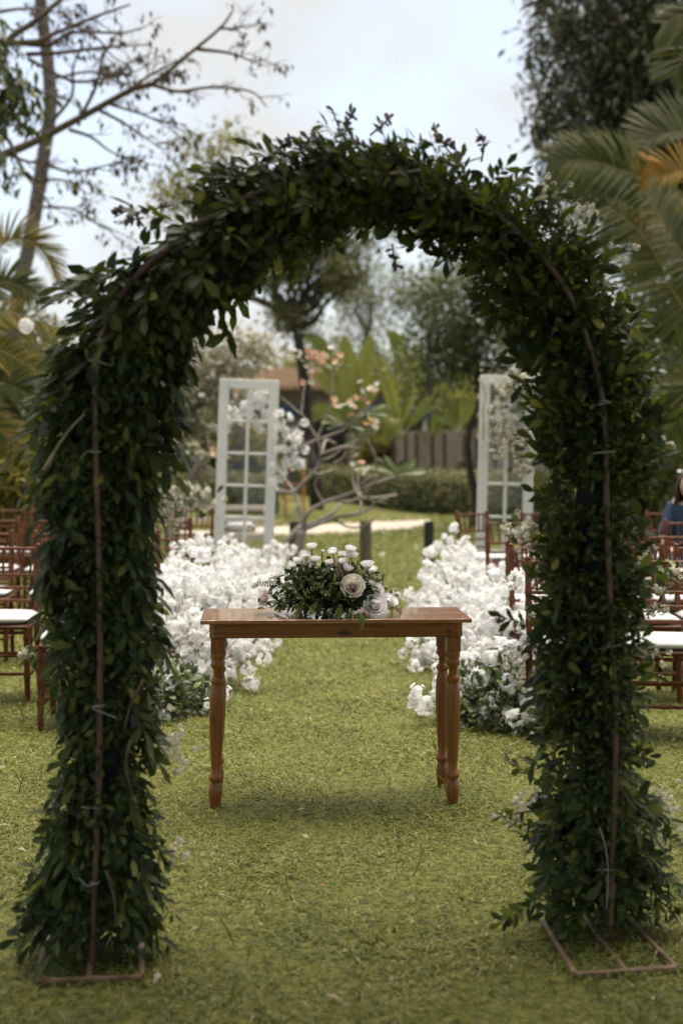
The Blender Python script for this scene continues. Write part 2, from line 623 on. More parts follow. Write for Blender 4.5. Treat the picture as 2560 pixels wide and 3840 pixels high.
M['orange'] = leaf_mat('orange frangipani petal', [(.78, .34, .18), (.80, .50, .34), (.80, .66, .54)], rough=.5, trans=.3)
M['coral'] = leaf_mat('coral bud', [(.66, .16, .11), (.74, .28, .20)], rough=.5, trans=.2)
M['frangileaf'] = leaf_mat('frangipani leaf', [(.07, .10, .03), (.12, .16, .05), (.20, .225, .10)], rough=.4, trans=.3)
M['wall'] = noise_mat('tan rendered wall', (.20, .165, .115), (.27, .225, .165), scale=2.5, rough=.9, detail=8)
M['fencepost'] = noise_mat('dark stained post', (.075, .052, .033), (.13, .092, .06), scale=6, rough=.85)
M['thatch'] = noise_mat('orange brown thatch', (.07, .04, .018), (.15, .085, .04), scale=12, stretch=(4, 4, 1), rough=.95, bump=.6)
M['blue'] = noise_mat('blue paint', (.02, .07, .22), (.04, .12, .32), scale=4, rough=.5)
M['offwhite'] = noise_mat('off white plaster', (.58, .58, .57), (.68, .68, .67), scale=3, rough=.8)
M['greywall'] = noise_mat('greyish plaster', (.25, .22, .19), (.36, .33, .30), scale=3, rough=.9)
M['shade'] = noise_mat('painted interior shade', (.02, .018, .016), (.05, .045, .04), scale=3, rough=.9)
M['orangebox'] = noise_mat('orange paint', (.50, .17, .05), (.62, .24, .08), scale=4, rough=.6)
M['skin'] = noise_mat('skin', (.42, .24, .16), (.50, .30, .21), scale=12, rough=.5)
M['hair'] = noise_mat('dark brown hair', (.012, .008, .006), (.05, .025, .015), scale=30, stretch=(8, 8, .6), rough=.35, bump=.3)
M['navy'] = noise_mat('navy cloth', (.008, .02, .05), (.014, .035, .075), scale=20, rough=.8, bump=.1)
M['shoe'] = noise_mat('black shoe', (.01, .01, .01), (.02, .02, .02), scale=10, rough=.4)


def glass_mat():
    m, t, o = mat_new('thin window glass')
    a = t.nodes.new('ShaderNodeBsdfTransparent')
    g = t.nodes.new('ShaderNodeBsdfGlossy')
    g.inputs['Roughness'].default_value = .02
    mx = t.nodes.new('ShaderNodeMixShader')
    mx.inputs[0].default_value = .03
    t.links.new(a.outputs[0], mx.inputs[1])
    t.links.new(g.outputs[0], mx.inputs[2])
    t.links.new(mx.outputs[0], o.inputs['Surface'])
    return m


M['glass'] = glass_mat()

# ================================================================== SETTING
# lawn: one sheet to the horizon
mb = MB()
xs = np.concatenate([[-600, -200, -60], np.linspace(-20, 20, 41), [60, 200, 600]])
ys = np.concatenate([[-60, -10], np.linspace(-2, 62, 65), [90, 200, 900]])
gx, gy = np.meshgrid(xs, ys)
V = np.stack([gx.ravel(), gy.ravel(), np.zeros(gx.size)], -1)
nx = len(xs)
F = [(j * nx + i, j * nx + i + 1, (j + 1) * nx + i + 1, (j + 1) * nx + i) for j in range(len(ys) - 1) for i in range(nx - 1)]
mb.add(V, F)
tag(put('lawn', mb.mesh('lawn', M['soil'])), 'sunlit green lawn covering the whole garden', None, None, 'structure')

# sandy path crossing behind the posts
mb = MB()
edge = spline([(-7, 24.6), (-3, 24.0), (-1.2, 24.3), (.1, 24.6), (.8, 25.8), (1.4, 27.4), (1.75, 29.2), (1.9, 31.0), (1.5, 32.4), (.8, 31.8),
               (.2, 30.2), (-.8, 28.8), (-2, 28.2), (-4, 28.0), (-7, 28.2)], 90)
edge = edge + rng.normal(scale=.05, size=edge.shape)
c0 = np.array([.0, 27.0])
V = [(c0[0] - 1, c0[1], .006)] + [(a, b, .006) for a, b in edge]
F = [(0, i, i + 1) for i in range(1, len(edge))] + [(0, len(edge), 1)]
mb.add(V, F)
tag(put('sandy_path', mb.mesh('sandy_path', M['sand'])), 'pale sandy path crossing the lawn behind the wooden posts', None, None, 'structure')

# grass blades
N1 = 430000
dd = np.linspace(3.1, 32, 3000)
w = (.5 * dd + 2.2) / np.maximum(1, dd / 6) ** 2
cdf = np.cumsum(w)
cdf /= cdf[-1]
d = np.interp(rng.random(N1), cdf, dd)
x = (rng.random(N1) * 2 - 1) * (.25 * d + 1.1)
s = np.maximum(1, d / 6)
Lb = rng.uniform(.016, .034, N1) * s
# patchy growth: taller and shorter places
patch = np.sin(x * 5.1 + np.sin(d * 3.3)) * np.sin(d * 4.7 + np.cos(x * 2.9) * 2)
Lb *= 1 + .25 * patch
keep = ~((x > -2.2) & (x < 1.9) & (d > 24.6) & (d < 31) & (np.abs(d - 26.8 - .9 * x) < 1.7))
ang = rng.random(N1) * 2 * math.pi
tilt = rng.uniform(.12, .75, N1)
dirv = np.stack([np.cos(ang) * np.cos(tilt), np.sin(ang) * np.cos(tilt), np.sin(tilt)], -1)
nrm = np.stack([rng.normal(scale=.35, size=N1), rng.normal(scale=.35, size=N1), np.ones(N1)], -1)
Mx = frames(dirv, nrm)
wid = rng.uniform(.12, .2, N1)
Mx = Mx * np.stack([Lb * wid / .16, Lb, Lb], -1)[:, None, :]
pos = np.stack([x, d, rng.uniform(.0, .012, N1)], -1)
blade = (np.array([(-.06, 0, 0), (.06, 0, 0), (.08, .5, .02), (-.08, .5, .02), (0, 1, -.22)]), [(0, 1, 2, 3), (3, 2, 4)])
mb = MB()
mb.inst(blade, Mx[keep], pos[keep])
tag(put('grass', mb.mesh('grass', M['grass'])), 'short broad bladed grass over the lawn', None, None, 'stuff')
# a few taller grass stems and dry leaf scraps
mb = MB()
n = 420
d = rng.uniform(3.4, 11, n)
x = (rng.random(n) * 2 - 1) * (.25 * d + .5)
ang = rng.random(n) * 6.28
dv = np.stack([np.cos(ang) * .5, np.sin(ang) * .5, np.ones(n)], -1)
mb.inst((blade[0] * np.array([.35, 1, 1]), blade[1]), frames(dv, rdirs(n)) * rng.uniform(.06, .12, n)[:, None, None], np.stack([x, d, np.zeros(n)], -1))
tag(put('grass', mb.mesh('tall_grass', M['grass'])), 'thin taller grass stems standing out of the lawn', None, None, 'stuff')
mb = MB()
n = 240
d = rng.uniform(3.4, 12, n)
x = (rng.random(n) * 2 - 1) * (.25 * d + .5)
ang = rng.random(n) * 6.28
dv = np.stack([np.cos(ang), np.sin(ang), rng.normal(scale=.25, size=n)], -1)
nv = np.stack([rng.normal(scale=.4, size=n), rng.normal(scale=.4, size=n), np.ones(n)], -1)
mb.inst(leaf_pointed(.4, .15, .08), frames(dv, nv) * rng.uniform(.02, .05, n)[:, None, None], np.stack([x, d, np.full(n, .028)], -1))
M['litter'] = leaf_mat('fallen leaf scraps', [(.20, .13, .06), (.34, .27, .15), (.42, .36, .22), (.46, .14, .05)], [0, .4, .9, 1], rough=.7, trans=.2)
tag(put('leaf_litter', mb.mesh('leaf_litter', M['litter'])), 'small dry leaf scraps scattered on the grass', None, None, 'stuff')


# ================================================================== TREES AND PLANTS
def wobble(a, b, n=6, amp=.1, sag=0.0):
    a, b = np.asarray(a, float), np.asarray(b, float)
    t = np.linspace(0, 1, n)[:, None]
    L = np.linalg.norm(b - a)
    p = a + (b - a) * t
    w_ = rng.normal(size=(n, 3)) * amp * L
    w_[0] = w_[-1] = 0
    p = p + w_
    p[:, 2] += (sag * L * 4 * t * (1 - t))[:, 0]
    return spline(p, n * 2)


def crown(mb, centres, tpl, leaf, n_per, spread, droop=.4, jitter=.35, mat=0):
    """leaves round clump centres"""
    C = np.asarray(centres)
    n = len(C) * n_per
    pos = np.repeat(C, n_per, 0) + rng.normal(size=(n, 3)) * spread
    dv = rdirs(n)
    dv[:, 2] -= droop
    nv = rdirs(n)
    nv[:, 2] += 1.2
    sc = leaf * rng.uniform(1 - jitter, 1 + jitter, n)
    mb.inst(tpl, frames(dv, nv) * sc[:, None, None], pos, mat)


def blob(c, r, n, shell=.55, zmin=None):
    """clump centres in an uneven ellipsoid, more of them near its skin"""
    dirs = rdirs(n)
    ph = rng.random(3) * 6.28
    lump = 1 + .16 * np.sin(dirs[:, 0] * 5 + ph[0]) + .14 * np.sin(dirs[:, 1] * 6 + ph[1]) + .14 * np.sin(dirs[:, 2] * 5 + ph[2])
    rad = (shell + (1 - shell) * rng.random(n)) * lump
    p = np.asarray(c) + dirs * rad[:, None] * np.asarray(r)
    if zmin is not None:
        p = p[p[:, 2] > zmin]
    return p


def tree(name, label, base, crowns, leafm, barkm, tr=.15, leaf=.15, n_per=40, spread=.3, tpl=None, droop=.4, cat='tree', fork=None,
         n_br=14, group=None, extra=None):
    root = thing(name, base, label, cat, group)
    tpl = tpl or leaf_pointed(.42)
    base = np.asarray(base, float)
    cs = [blob(c, r, k) for c, r, k in crowns]
    allc = np.concatenate(cs)
    fork = np.asarray(fork if fork is not None else np.average([c for c, r, k in crowns], axis=0) - np.array([0, 0, np.mean([r[2] for c, r, k in crowns]) * .7]))
    tb = MB()
    tp = wobble(base - np.array([0, 0, .1]), fork, 6, .025)
    tb.tube(tp, np.linspace(tr * 1.25, tr * .8, len(tp)), 10)
    part('trunk', tb, barkm, root, True)
    bb = MB()
    for i in rng.choice(len(allc), min(n_br, len(allc)), replace=False):
        q = wobble(fork, allc[i], 5, .06, .05)
        bb.tube(q, np.linspace(tr * .55, tr * .06, len(q)), 6)
    part('branches', bb, barkm, root, True, kind='stuff')
    lb = MB()
    crown(lb, allc, tpl, leaf, n_per, spread, droop)
    part('crown', lb, leafm, root, kind='stuff')
    return root


# big mango tree, upper right
tree('mango_tree', 'tall dense dark mango tree rising behind the palm fronds', (6.6, 28, 0),
     [(P(2540, 300, 28), (2.75, 2.5, 2.7), 340), (P(2590, 640, 28), (1.9, 1.9, 1.6), 110), (P(2780, 480, 28), (2.4, 2.2, 2.6), 90)],
     M['mango'], M['bark_dark'], tr=.3, leaf=.23, n_per=95, spread=.24, tpl=leaf_pointed(.32, .3), droop=.45, n_br=22)
# spreading tree in the middle distance
t0 = P(1105, 1190, 36)
rt = tree('spreading_tree', 'dark trunked spreading tree with feathery leaves seen through the arch', (P(1190, 1600, 36)[0], 36, 0),
          [(P(1010, 1010, 36), (1.0, .9, .45), 44), (P(1230, 1010, 36), (1.2, .9, .7), 60), (P(1230, 870, 36.3), (2.2, 1.0, .7), 70), (P(1090, 1190, 36), (.8, .6, .35), 22)],
          M['greyleaf'], M['bark_dark'], tr=.15, leaf=.14, n_per=56, spread=.19, tpl=leaf_pointed(.4), droop=.3, fork=t0, n_br=16)
bb = MB()
for pts, r0, r1 in (([(1120, 1210), (1050, 1140), (1030, 1060), (1045, 980)], .12, .05), ([(1120, 1200), (1000, 1140), (920, 1110), (840, 1100)], .12, .05),
                    ([(1110, 1240), (1180, 1200), (1215, 1145), (1290, 1080)], .10, .04), ([(1130, 1270), (1080, 1190), (1105, 1120), (1090, 1050)], .12, .05)):
    q = spline([P(a, b, 35.8 + .1 * i) for i, (a, b) in enumerate(pts)], 16)
    bb.tube(q, np.linspace(r0, r1, 16), 7)
part('limb', bb, M['bark_dark'], rt, True, kind='stuff')
tree('she_oak', 'slender grey green upright tree behind the banana plants', (P(1340, 1500, 48)[0], 48, 0),
     [(P(1335, 1040, 48), (1.0, 1.0, 1.8), 46), (P(1350, 1270, 48), (1.2, 1.1, 1.45), 48), (P(1440, 1090, 48), (1.0, .9, 1.1), 26)],
     M['greyleaf'], M['bark'], tr=.12, leaf=.16, n_per=42, spread=.2, tpl=leaf_pointed(.25), droop=.8, n_br=10)
tree('leafy_tree', 'dark leafy tree with thin trunk beside the right-hand white door', (P(1775, 1800, 27)[0], 27, 0),
     [(P(1690, 1180, 27), (1.0, .9, .8), 60), (P(1640, 1330, 27), (.8, .7, .75), 42), (P(1800, 1290, 27), (.9, .8, .9), 46), (P(1860, 1080, 27), (1.2, .9, .9), 40)],
     M['darkleaf'], M['bark_dark'], tr=.07, leaf=.13, n_per=30, spread=.2, n_br=14, fork=P(1782, 1400, 27))
tree('light_tree', 'light green airy tree with pale leaf tips behind the dark leafy tree', (P(1600, 1700, 48)[0], 48, 0),
     [(P(1600, 1090, 48), (1.3, 1.1, .8), 40), (P(1730, 1030, 48), (1.6, 1.1, .9), 46), (P(1540, 1180, 48), (.9, .9, .7), 24)],
     M['greyleaf'], M['bark'], tr=.1, leaf=.16, n_per=36, spread=.22, n_br=10)
tree('young_tree', 'thin yellow green tree top showing over the left shoulder of the arch', (P(760, 1400, 30)[0], 30, 0),
     [(P(850, 560, 30), (.75, .6, .42), 26), (P(680, 640, 30), (.45, .5, .75), 22), (P(760, 720, 30), (.9, .6, .5), 30), (P(640, 780, 30), (.5, .5, .5), 14)],
     M['yellowgreen'], M['bark'], tr=.05, leaf=.14, n_per=18, spread=.19, n_br=16, fork=P(760, 960, 30))
tree('blossoming_tree', 'small tree covered in pale cream blossom behind the left chairs', (P(700, 1900, 23)[0], 23, 0),
     [(P(740, 1420, 23), (.75, .6, .6), 52), (P(880, 1330, 23), (.6, .5, .45), 34), (P(690, 1560, 23), (.5, .5, .4), 28)],
     leaf_mat('pale blossom and leaf', [(.16, .17, .07), (.32, .31, .20), (.52, .49, .40), (.62, .60, .54)], [0, .35, .7, 1], trans=.35),
     M['bark_frangi'], tr=.06, leaf=.10, n_per=34, spread=.15, tpl=leaf_round(.6), n_br=18, fork=P(720, 1650, 23))
for i, (px, dist, rx, h, mname, lab) in enumerate((
        (150, 26, 1.9, 4.2, 'treegreen', 'green leafy tree behind the golden palm at the left edge'),
        (2480, 26, 2.0, 4.4, 'darkleaf', 'dark leafy tree behind the hanging fronds at the right edge'),
        (560, 50, 4.0, 6.0, 'yellowgreen', 'distant dusty green tree behind the left door'),
        (1560, 54, 3.4, 5.6, 'treegreen', 'distant green tree rising above the tan wall'),
        (1330, 58, 3.2, 5.6, 'greyleaf', 'distant dusty tree straight behind the frangipani'),
        (1120, 60, 2.6, 6.0, 'yellowgreen', 'distant yellow green tree showing behind the kiosk'),
        (2050, 50, 4.2, 7.5, 'treegreen', 'distant broad tree behind the right door'))):
    xx = P(px, 1700, dist)[0]
    tree('garden_tree', lab, (xx, dist, 0), [((xx, dist, h * .55), (rx, rx * .7, h * .42), 150), ((xx + rx * .4, dist - .5, h * .32), (rx * .8, rx * .6, h * .3), 60)],
         M[mname], M['bark_dark'], tr=.12, leaf=.2 if dist < 40 else .3, n_per=40, spread=.26 if dist < 40 else .4, n_br=10)

# bare tree, upper left
root = thing('bare_tree', (-6.2, 20, 0), 'nearly bare tree with small dry leaves spreading over the upper left sky', 'tree')
D0 = 20
tb = MB()
q = spline([(-6.2, 20, -.1), (-6.1, 20, 2.5), (-5.7, 20, 5.0), P(-120, 640, D0), P(10, 580, D0)], 24)
tb.tube(q, np.linspace(.26, .13, 24), 10)
q = spline([(-6.1, 20, 2.5), (-5.9, 20.3, 5.5), P(-60, 420, D0 + .3)], 14)
tb.tube(q, np.linspace(.2, .11, 14), 8)
part('trunk', tb, M['bark'], root, True)
limbs = [  # photo pixel paths /0.8163 of the upper-left view
    ([(20, 710), (160, 650), (380, 535), (620, 405), (700, 385), (860, 255), (1010, 130), (1070, 50)], .062, .014),
    ([(700, 390), (820, 420), (960, 402), (1150, 420), (1225, 490)], .03, .010), ([(905, 225), (1060, 245), (1165, 285)], .03, .010),
    ([(1000, 130), (1080, 130), (1150, 112)], .022, .008), ([(600, 410), (700, 340), (860, 255)], .03, .012),
    ([(-75, 515), (30, 205), (160, 100), (290, -10)], .062, .03), ([(30, 200), (180, 190), (240, 160), (430, 80), (600, 20)], .05, .012),
    ([(60, 195), (230, 205), (330, 150), (560, 150), (640, 130)], .04, .010), ([(120, 250), (300, 240), (500, 215), (690, 205)], .035, .010),
    ([(130, 270), (330, 370), (470, 360), (620, 330)], .03, .010), ([(370, 540), (440, 400), (480, 250), (560, 130)], .03, .010),
    ([(320, 595), (420, 630), (500, 690), (600, 740)], .03, .008), ([(240, 560), (330, 440), (340, 300), (400, 150)], .03, .008),
    ([(455, 505), (560, 560), (650, 620), (740, 680)], .026, .008), ([(510, 480), (640, 520), (720, 550), (860, 575)], .024, .008),
    ([(0, 420), (120, 410), (240, 440), (340, 470)], .03, .008), ([(220, 760), (330, 790), (430, 775), (560, 740)], .024, .008),
    ([(200, 950), (330, 960), (430, 1020), (500, 1050)], .02, .006), ([(160, 830), (300, 830), (420, 900)], .022, .007),
    ([(20, 700), (120, 740), (250, 760)], .03, .012), ([(40, 640), (120, 800), (230, 940)], .03, .012), ([(-40, 60), (120, 40), (300, 60)], .03, .01),
    ([(290, 100), (430, 160), (520, 260), (600, 300)], .022, .007), ([(250, 360), (420, 330), (540, 380), (620, 370)], .022, .007)]
bb = MB()
ends = []
for pts, r0, r1 in limbs:
    off = rng.normal(scale=.35)
    if r0 > .055:
        off = 0
    P3 = [P(a * .8163, b * .8163, D0 + off * (i / max(1, len(pts) - 1))) for i, (a, b) in enumerate(pts)]
    q = spline(P3, 8 * len(pts))
    bb.tube(q, np.linspace(r0, r1, len(q)), 6)
    k = 6 if r0 < .055 else 11
    for j in rng.integers(len(q) // 4, len(q), k):
        dv = unit(q[min(j + 1, len(q) - 1)] - q[j - 1]) + rdirs(1)[0] * .9
        dv[2] *= .6
        Lt = rng.uniform(.2, .62)
        e = q[j] + unit(dv) * Lt * np.array([1, .7, 1])
        tw = wobble(q[j], e, 5, .07)
        bb.tube(tw, np.linspace(.009, .004, len(tw)), 4, cap=False)
        ends += [tw[-1], tw[len(tw) // 2 + 1]]
        for _ in range(2):
            e2 = tw[5] + unit(rdirs(1)[0] + unit(dv)) * Lt * .55
            t2 = wobble(tw[5], e2, 4, .08)
            bb.tube(t2, np.linspace(.006, .003, len(t2)), 3, cap=False)
            ends += [t2[-1], t2[4]]
part('branches', bb, M['browntwig'], root, True, kind='stuff')
lb = MB()
E = np.array(ends)
E = E[rng.random(len(E)) < .28]
crown(lb, E, leaf_pointed(.5, .3), .10, 3, .045, droop=1.6)
part('dry_leaves', lb, M['dryleaf'], root, kind='stuff')
lb = MB()
low = E[E[:, 2] < P(0, 600, D0)[2]]
crown(lb, low, leaf_pointed(.5, .2), .11, 2, .09, droop=.6)
part('green_leaves', lb, M['yellowgreen'], root, kind='stuff')

# unseen tree added behind the viewpoint to shade the arch and near lawn
tree('added_shade_tree', 'broad unseen tree added behind the viewpoint for its shade on arch and near lawn', (2.2, -3.2, 0),
     [((.2, -.1, 6.2), (6.0, 5.5, 1.6), 480)], M['darkleaf'], M['bark_dark'], tr=.3, leaf=.28, n_per=72, spread=.36, tpl=leaf_pointed(.38, .3), droop=.6, n_br=24,
     fork=(1.6, -2.6, 4.6))

# leafy branches hanging in at the left edge
tree('broadleaf_tree', 'dark leafy tree reaching in at the left edge beside the palm trunk', (-5.6, 17, 0),
     [(P(-60, 360, 17), (.62, .5, .62), 44), (P(-120, 640, 17), (.6, .5, .5), 22), (P(-200, 150, 17), (.8, .6, .6), 40)],
     M['darkleaf'], M['bark_dark'], tr=.13, leaf=.2, n_per=16, spread=.12, tpl=leaf_pointed(.3, .3), droop=1.1, n_br=12)

# tall leaning palm with its crown above the picture
root = thing('palm_tree', (-6.2, 23, 0), 'tall leaning grey palm trunk on the left with rings', 'palm tree')
pts = [(-6.2, 23, -.1)] + [Pd(a, b, 23) for a, b in ((10, 900), (45, 660), (62, 590), (82, 480), (102, 350), (116, 250), (112, 160), (98, 40), (92, -20), (84, -120), (80, -260))]
q = spline(pts, 120)
rr = np.interp(np.linspace(0, 1, 120), [0, .1, .4, 1], [.15, .125, .112, .085]) * (1 + .05 * (np.arange(120) % 3 == 0))
tb = MB()
tb.tube(q, rr, 12)
part('trunk', tb, M['bark_palm'], root, True)
top_palm = q[-1]


def frond(root, pts, n=46, leaf=.5, w=.05, mat=None, normal=(0, -1, .3), fwd=.55, curl=.25, side=(1, 1), rach=.012, droop=.15, name='frond', keel=.2):
    pts = spline(pts, 40)
    fb = MB()
    fb.tube(pts, np.linspace(rach, rach * .25, 40), 5, mat=1)
    n, w = int(n * 1.45), w * .68
    t = np.linspace(.12, 1, n)
    idx = t * 39
    base = np.stack([np.interp(idx, np.arange(40), pts[:, k]) for k in range(3)], -1)
    tan = unit(np.stack([np.interp(idx, np.arange(40), np.gradient(pts[:, k])) for k in range(3)], -1))
    nv = np.asarray(normal, float)
    sd = unit(np.cross(tan, nv))
    nn = np.cross(sd, tan)
    tpl = strip(w / leaf, 4, curl)
    for sgn, k in ((1, side[0]), (-1, side[1])):
        if k <= 0:
            continue
        L = leaf * k * np.sin(np.pi * np.clip(.18 + .74 * t, 0, 1)) ** .7 * rng.uniform(.85, 1.1, n)
        dv = sd * sgn + tan * (fwd + .5 * t[:, None]) + nn * keel + rng.normal(scale=.07, size=(n, 3))
        dv[:, 2] -= droop
        nr = nn + rng.normal(scale=.25, size=(n, 3))
        up = np.array([0, 0, .6])
        fb.inst(tpl, frames(dv, nr + up) * L[:, None, None], base)
    return part(name, fb, [mat or M['palm'], M['rachis']], root)


for k in range(9):
    a = k * 6.283 / 9 + .3
    dv = np.array([math.cos(a), math.sin(a), 0])
    frond(root, [top_palm, top_palm + dv * .9 + np.array([0, 0, .7]), top_palm + dv * 2.0 + np.array([0, 0, .5]), top_palm + dv * 2.8 + np.array([0, 0, -.5])],
          30, .6, .05, normal=(0, 0, 1))

# coconut palm at the right edge: fronds reach into the picture
base_r = (5.4, 18, 0)
root = thing('coconut_palm', base_r, 'coconut palm at the right edge with green and yellowing fronds', 'palm tree')
ctr = P(2790, 1090, 18)
tb = MB()
q = spline([(5.4, 18, -.1), (5.35, 18, 1.2), (5.2, 18, 2.2), ctr - np.array([0, 0, .2])], 40)
tb.tube(q, np.linspace(.2, .13, 40) * (1 + .05 * (np.arange(40) % 3 == 0)), 12)
part('trunk', tb, M['bark_palm'], root, True)


def Z8(a, b, d):
    return P(2050 + a * .595, b * .595, d)


frond(root, [ctr, Z8(900, 1400, 17.7), Z8(575, 1130, 17.4), Z8(430, 1065, 17.3), Z8(300, 1022, 17.2), Z8(130, 1012, 17.1), Z8(20, 1030, 17.1)], 64, .72, .05,
      side=(.85, 1.0), curl=.3, droop=.1)
frond(root, [ctr, Z8(1050, 1000, 18), Z8(900, 850, 18), Z8(780, 835, 18), Z8(690, 860, 18), Z8(620, 930, 18)], 56, .62, .04, mat=M['palm_grey'], side=(1, .35), curl=.1, droop=-.15)
frond(root, [ctr, Z8(1000, 1250, 17.6), Z8(880, 1090, 17.5), Z8(760, 1100, 17.4), Z8(640, 1120, 17.4), Z8(580, 1180, 17.4)], 44, .5, .045, mat=M['palm_yellow'], side=(1, .5), curl=.2, droop=-.1)
frond(root, [ctr, Z8(960, 2000, 17.2), Z8(790, 1840, 17.0), Z8(700, 1640, 16.9), Z8(600, 1480, 16.9), Z8(500, 1390, 16.9), Z8(380, 1300, 16.9)], 64, .78, .045, side=(.5, 1), curl=.35, droop=.3)
frond(root, [ctr, Z8(980, 1750, 16.8), Z8(857, 1600, 16.7), Z8(740, 1420, 16.7), Z8(620, 1210, 16.7)], 44, .6, .05, mat=M['palm_grey'], side=(1, .5), curl=.3, droop=.2)
frond(root, [ctr, Z8(940, 2450, 17.4), Z8(830, 2150, 17.3), Z8(770, 1980, 17.2), Z8(690, 1850, 17.2)], 56, .68, .04, side=(.7, 1), curl=.2, droop=.05)
frond(root, [ctr, Z8(1000, 1300, 17.5), Z8(800, 1260, 17.5), Z8(640, 1300, 17.5), Z8(560, 1420, 17.5), Z8(520, 1500, 17.5)], 40, .5, .04, mat=M['palm_yellow'], side=(.3, 1), curl=.35, droop=.3)
frond(root, [ctr, Z8(1000, 2300, 17.8), Z8(900, 2500, 17.8), Z8(760, 2700, 17.8), Z8(640, 2900, 17.8)], 50, .6, .045, side=(1, 1), curl=.3, droop=.2)
frond(root, [ctr, Z8(1000, 1700, 18.2), Z8(800, 1550, 18.3), Z8(620, 1600, 18.3), Z8(480, 1720, 18.3)], 50, .6, .045, side=(.6, 1), curl=.3, droop=.2)
for k in range(6):
    a = -1.2 + k * .5
    dv = np.array([math.cos(a), math.sin(a), 0])
    frond(root, [ctr, ctr + dv * .9 + np.array([0, 0, .6]), ctr + dv * 1.9 + np.array([0, 0, .3]), ctr + dv * 2.6 + np.array([0, 0, -.6])], 30, .6, .05, normal=(0, 0, 1))
# second palm whose fronds hang into the top right corner
root = thing('tall_palm', (5.6, 15, 0), 'taller palm showing only frond tips in the upper right corner', 'palm tree')
ctr2 = P(2860, 60, 15)
tb = MB()
q = spline([(5.6, 15, -.1), (5.4, 15, 2), ctr2 - np.array([0, 0, .2])], 40)
tb.tube(q, np.linspace(.17, .11, 40) * (1 + .05 * (np.arange(40) % 3 == 0)), 10)
part('trunk', tb, M['bark_palm'], root, True)
frond(root, [ctr2, Z8(1100, -60, 15), Z8(950, 60, 15), Z8(820, 110, 15), Z8(730, 150, 15)], 50, .55, .035, side=(.6, 1), fwd=.9, curl=.1, droop=.05)
frond(root, [ctr2, Z8(1100, 200, 15), Z8(960, 280, 15), Z8(860, 380, 15), Z8(800, 470, 15)], 40, .5, .035, side=(1, .8), fwd=.9, curl=.1, droop=.05)
for k in range(6):
    a = -1.4 + k * .6
    dv = np.array([math.cos(a), math.sin(a), 0])
    frond(root, [ctr2, ctr2 + dv * .8 + np.array([0, 0, .6]), ctr2 + dv * 1.7 + np.array([0, 0, .3]), ctr2 + dv * 2.4 + np.array([0, 0, -.6])], 26, .6, .045, normal=(0, 0, 1))


# golden palm at the left edge
def Z7(a, b, d):
    return P(a * .5102, 750 + b * .5102, d)


root = thing('golden_palm', (-4.5, 16, 0), 'golden green palm clump at the left edge with arching fronds', 'palm tree')
c7 = P(-230, 1500, 16)
tb = MB()
for k in range(4):
    e = c7 + rng.normal(scale=.12, size=3)
    q = wobble((-4.5 + rng.normal(scale=.12), 16 + rng.normal(scale=.1), -.05), e, 5, .02)
    tb.tube(q, np.linspace(.05, .035, len(q)) * (1 + .1 * (np.arange(len(q)) % 2)), 8)
part('stems', tb, M['rachis'], root, True)
frond(root, [c7, Z7(-200, 700, 15.9), Z7(0, 350, 15.8), Z7(180, 290, 15.8), Z7(330, 400, 15.8), Z7(420, 620, 15.8)], 60, .40, .035, mat=M['areca'], side=(.35, 1), curl=.2, droop=.25)
frond(root, [c7, Z7(-250, 1000, 15.6), Z7(0, 830, 15.5), Z7(250, 880, 15.5), Z7(500, 960, 15.5)], 60, .42, .035, mat=M['areca'], side=(1, .55), curl=.1, droop=-.1)
frond(root, [c7, Z7(-200, 1150, 15.4), Z7(0, 1110, 15.4), Z7(160, 1190, 15.4), Z7(320, 1270, 15.4)], 50, .36, .035, mat=M['areca'], side=(1, .8), curl=.15, droop=.0)
frond(root, [c7, Z7(-200, 850, 16.1), Z7(0, 620, 16.1), Z7(160, 640, 16.1), Z7(330, 760, 16.1)], 50, .38, .035, mat=M['palm'], side=(.8, 1), curl=.2, droop=.15)
frond(root, [c7, Z7(-200, 1400, 15.3), Z7(0, 1350, 15.3), Z7(140, 1390, 15.3), Z7(280, 1480, 15.3)], 50, .36, .035, mat=M['palm'], side=(.8, 1), curl=.2, droop=.15)
frond(root, [c7, Z7(-300, 1500, 15.3), Z7(-100, 1600, 15.3), Z7(60, 1750, 15.3), Z7(150, 1900, 15.3)], 50, .36, .035, mat=M['areca'], side=(1, 1), curl=.2, droop=.15)
for k in range(4):
    a = 1.8 + k * .7
    dv = np.array([math.cos(a), math.sin(a), 0])
    frond(root, [c7, c7 + dv * .5 + np.array([0, 0, .8]), c7 + dv * 1.2 + np.array([0, 0, 1.0]), c7 + dv * 1.8 + np.array([0, 0, .5])], 34, .4, .035, mat=M['areca'], normal=(0, 0, 1))

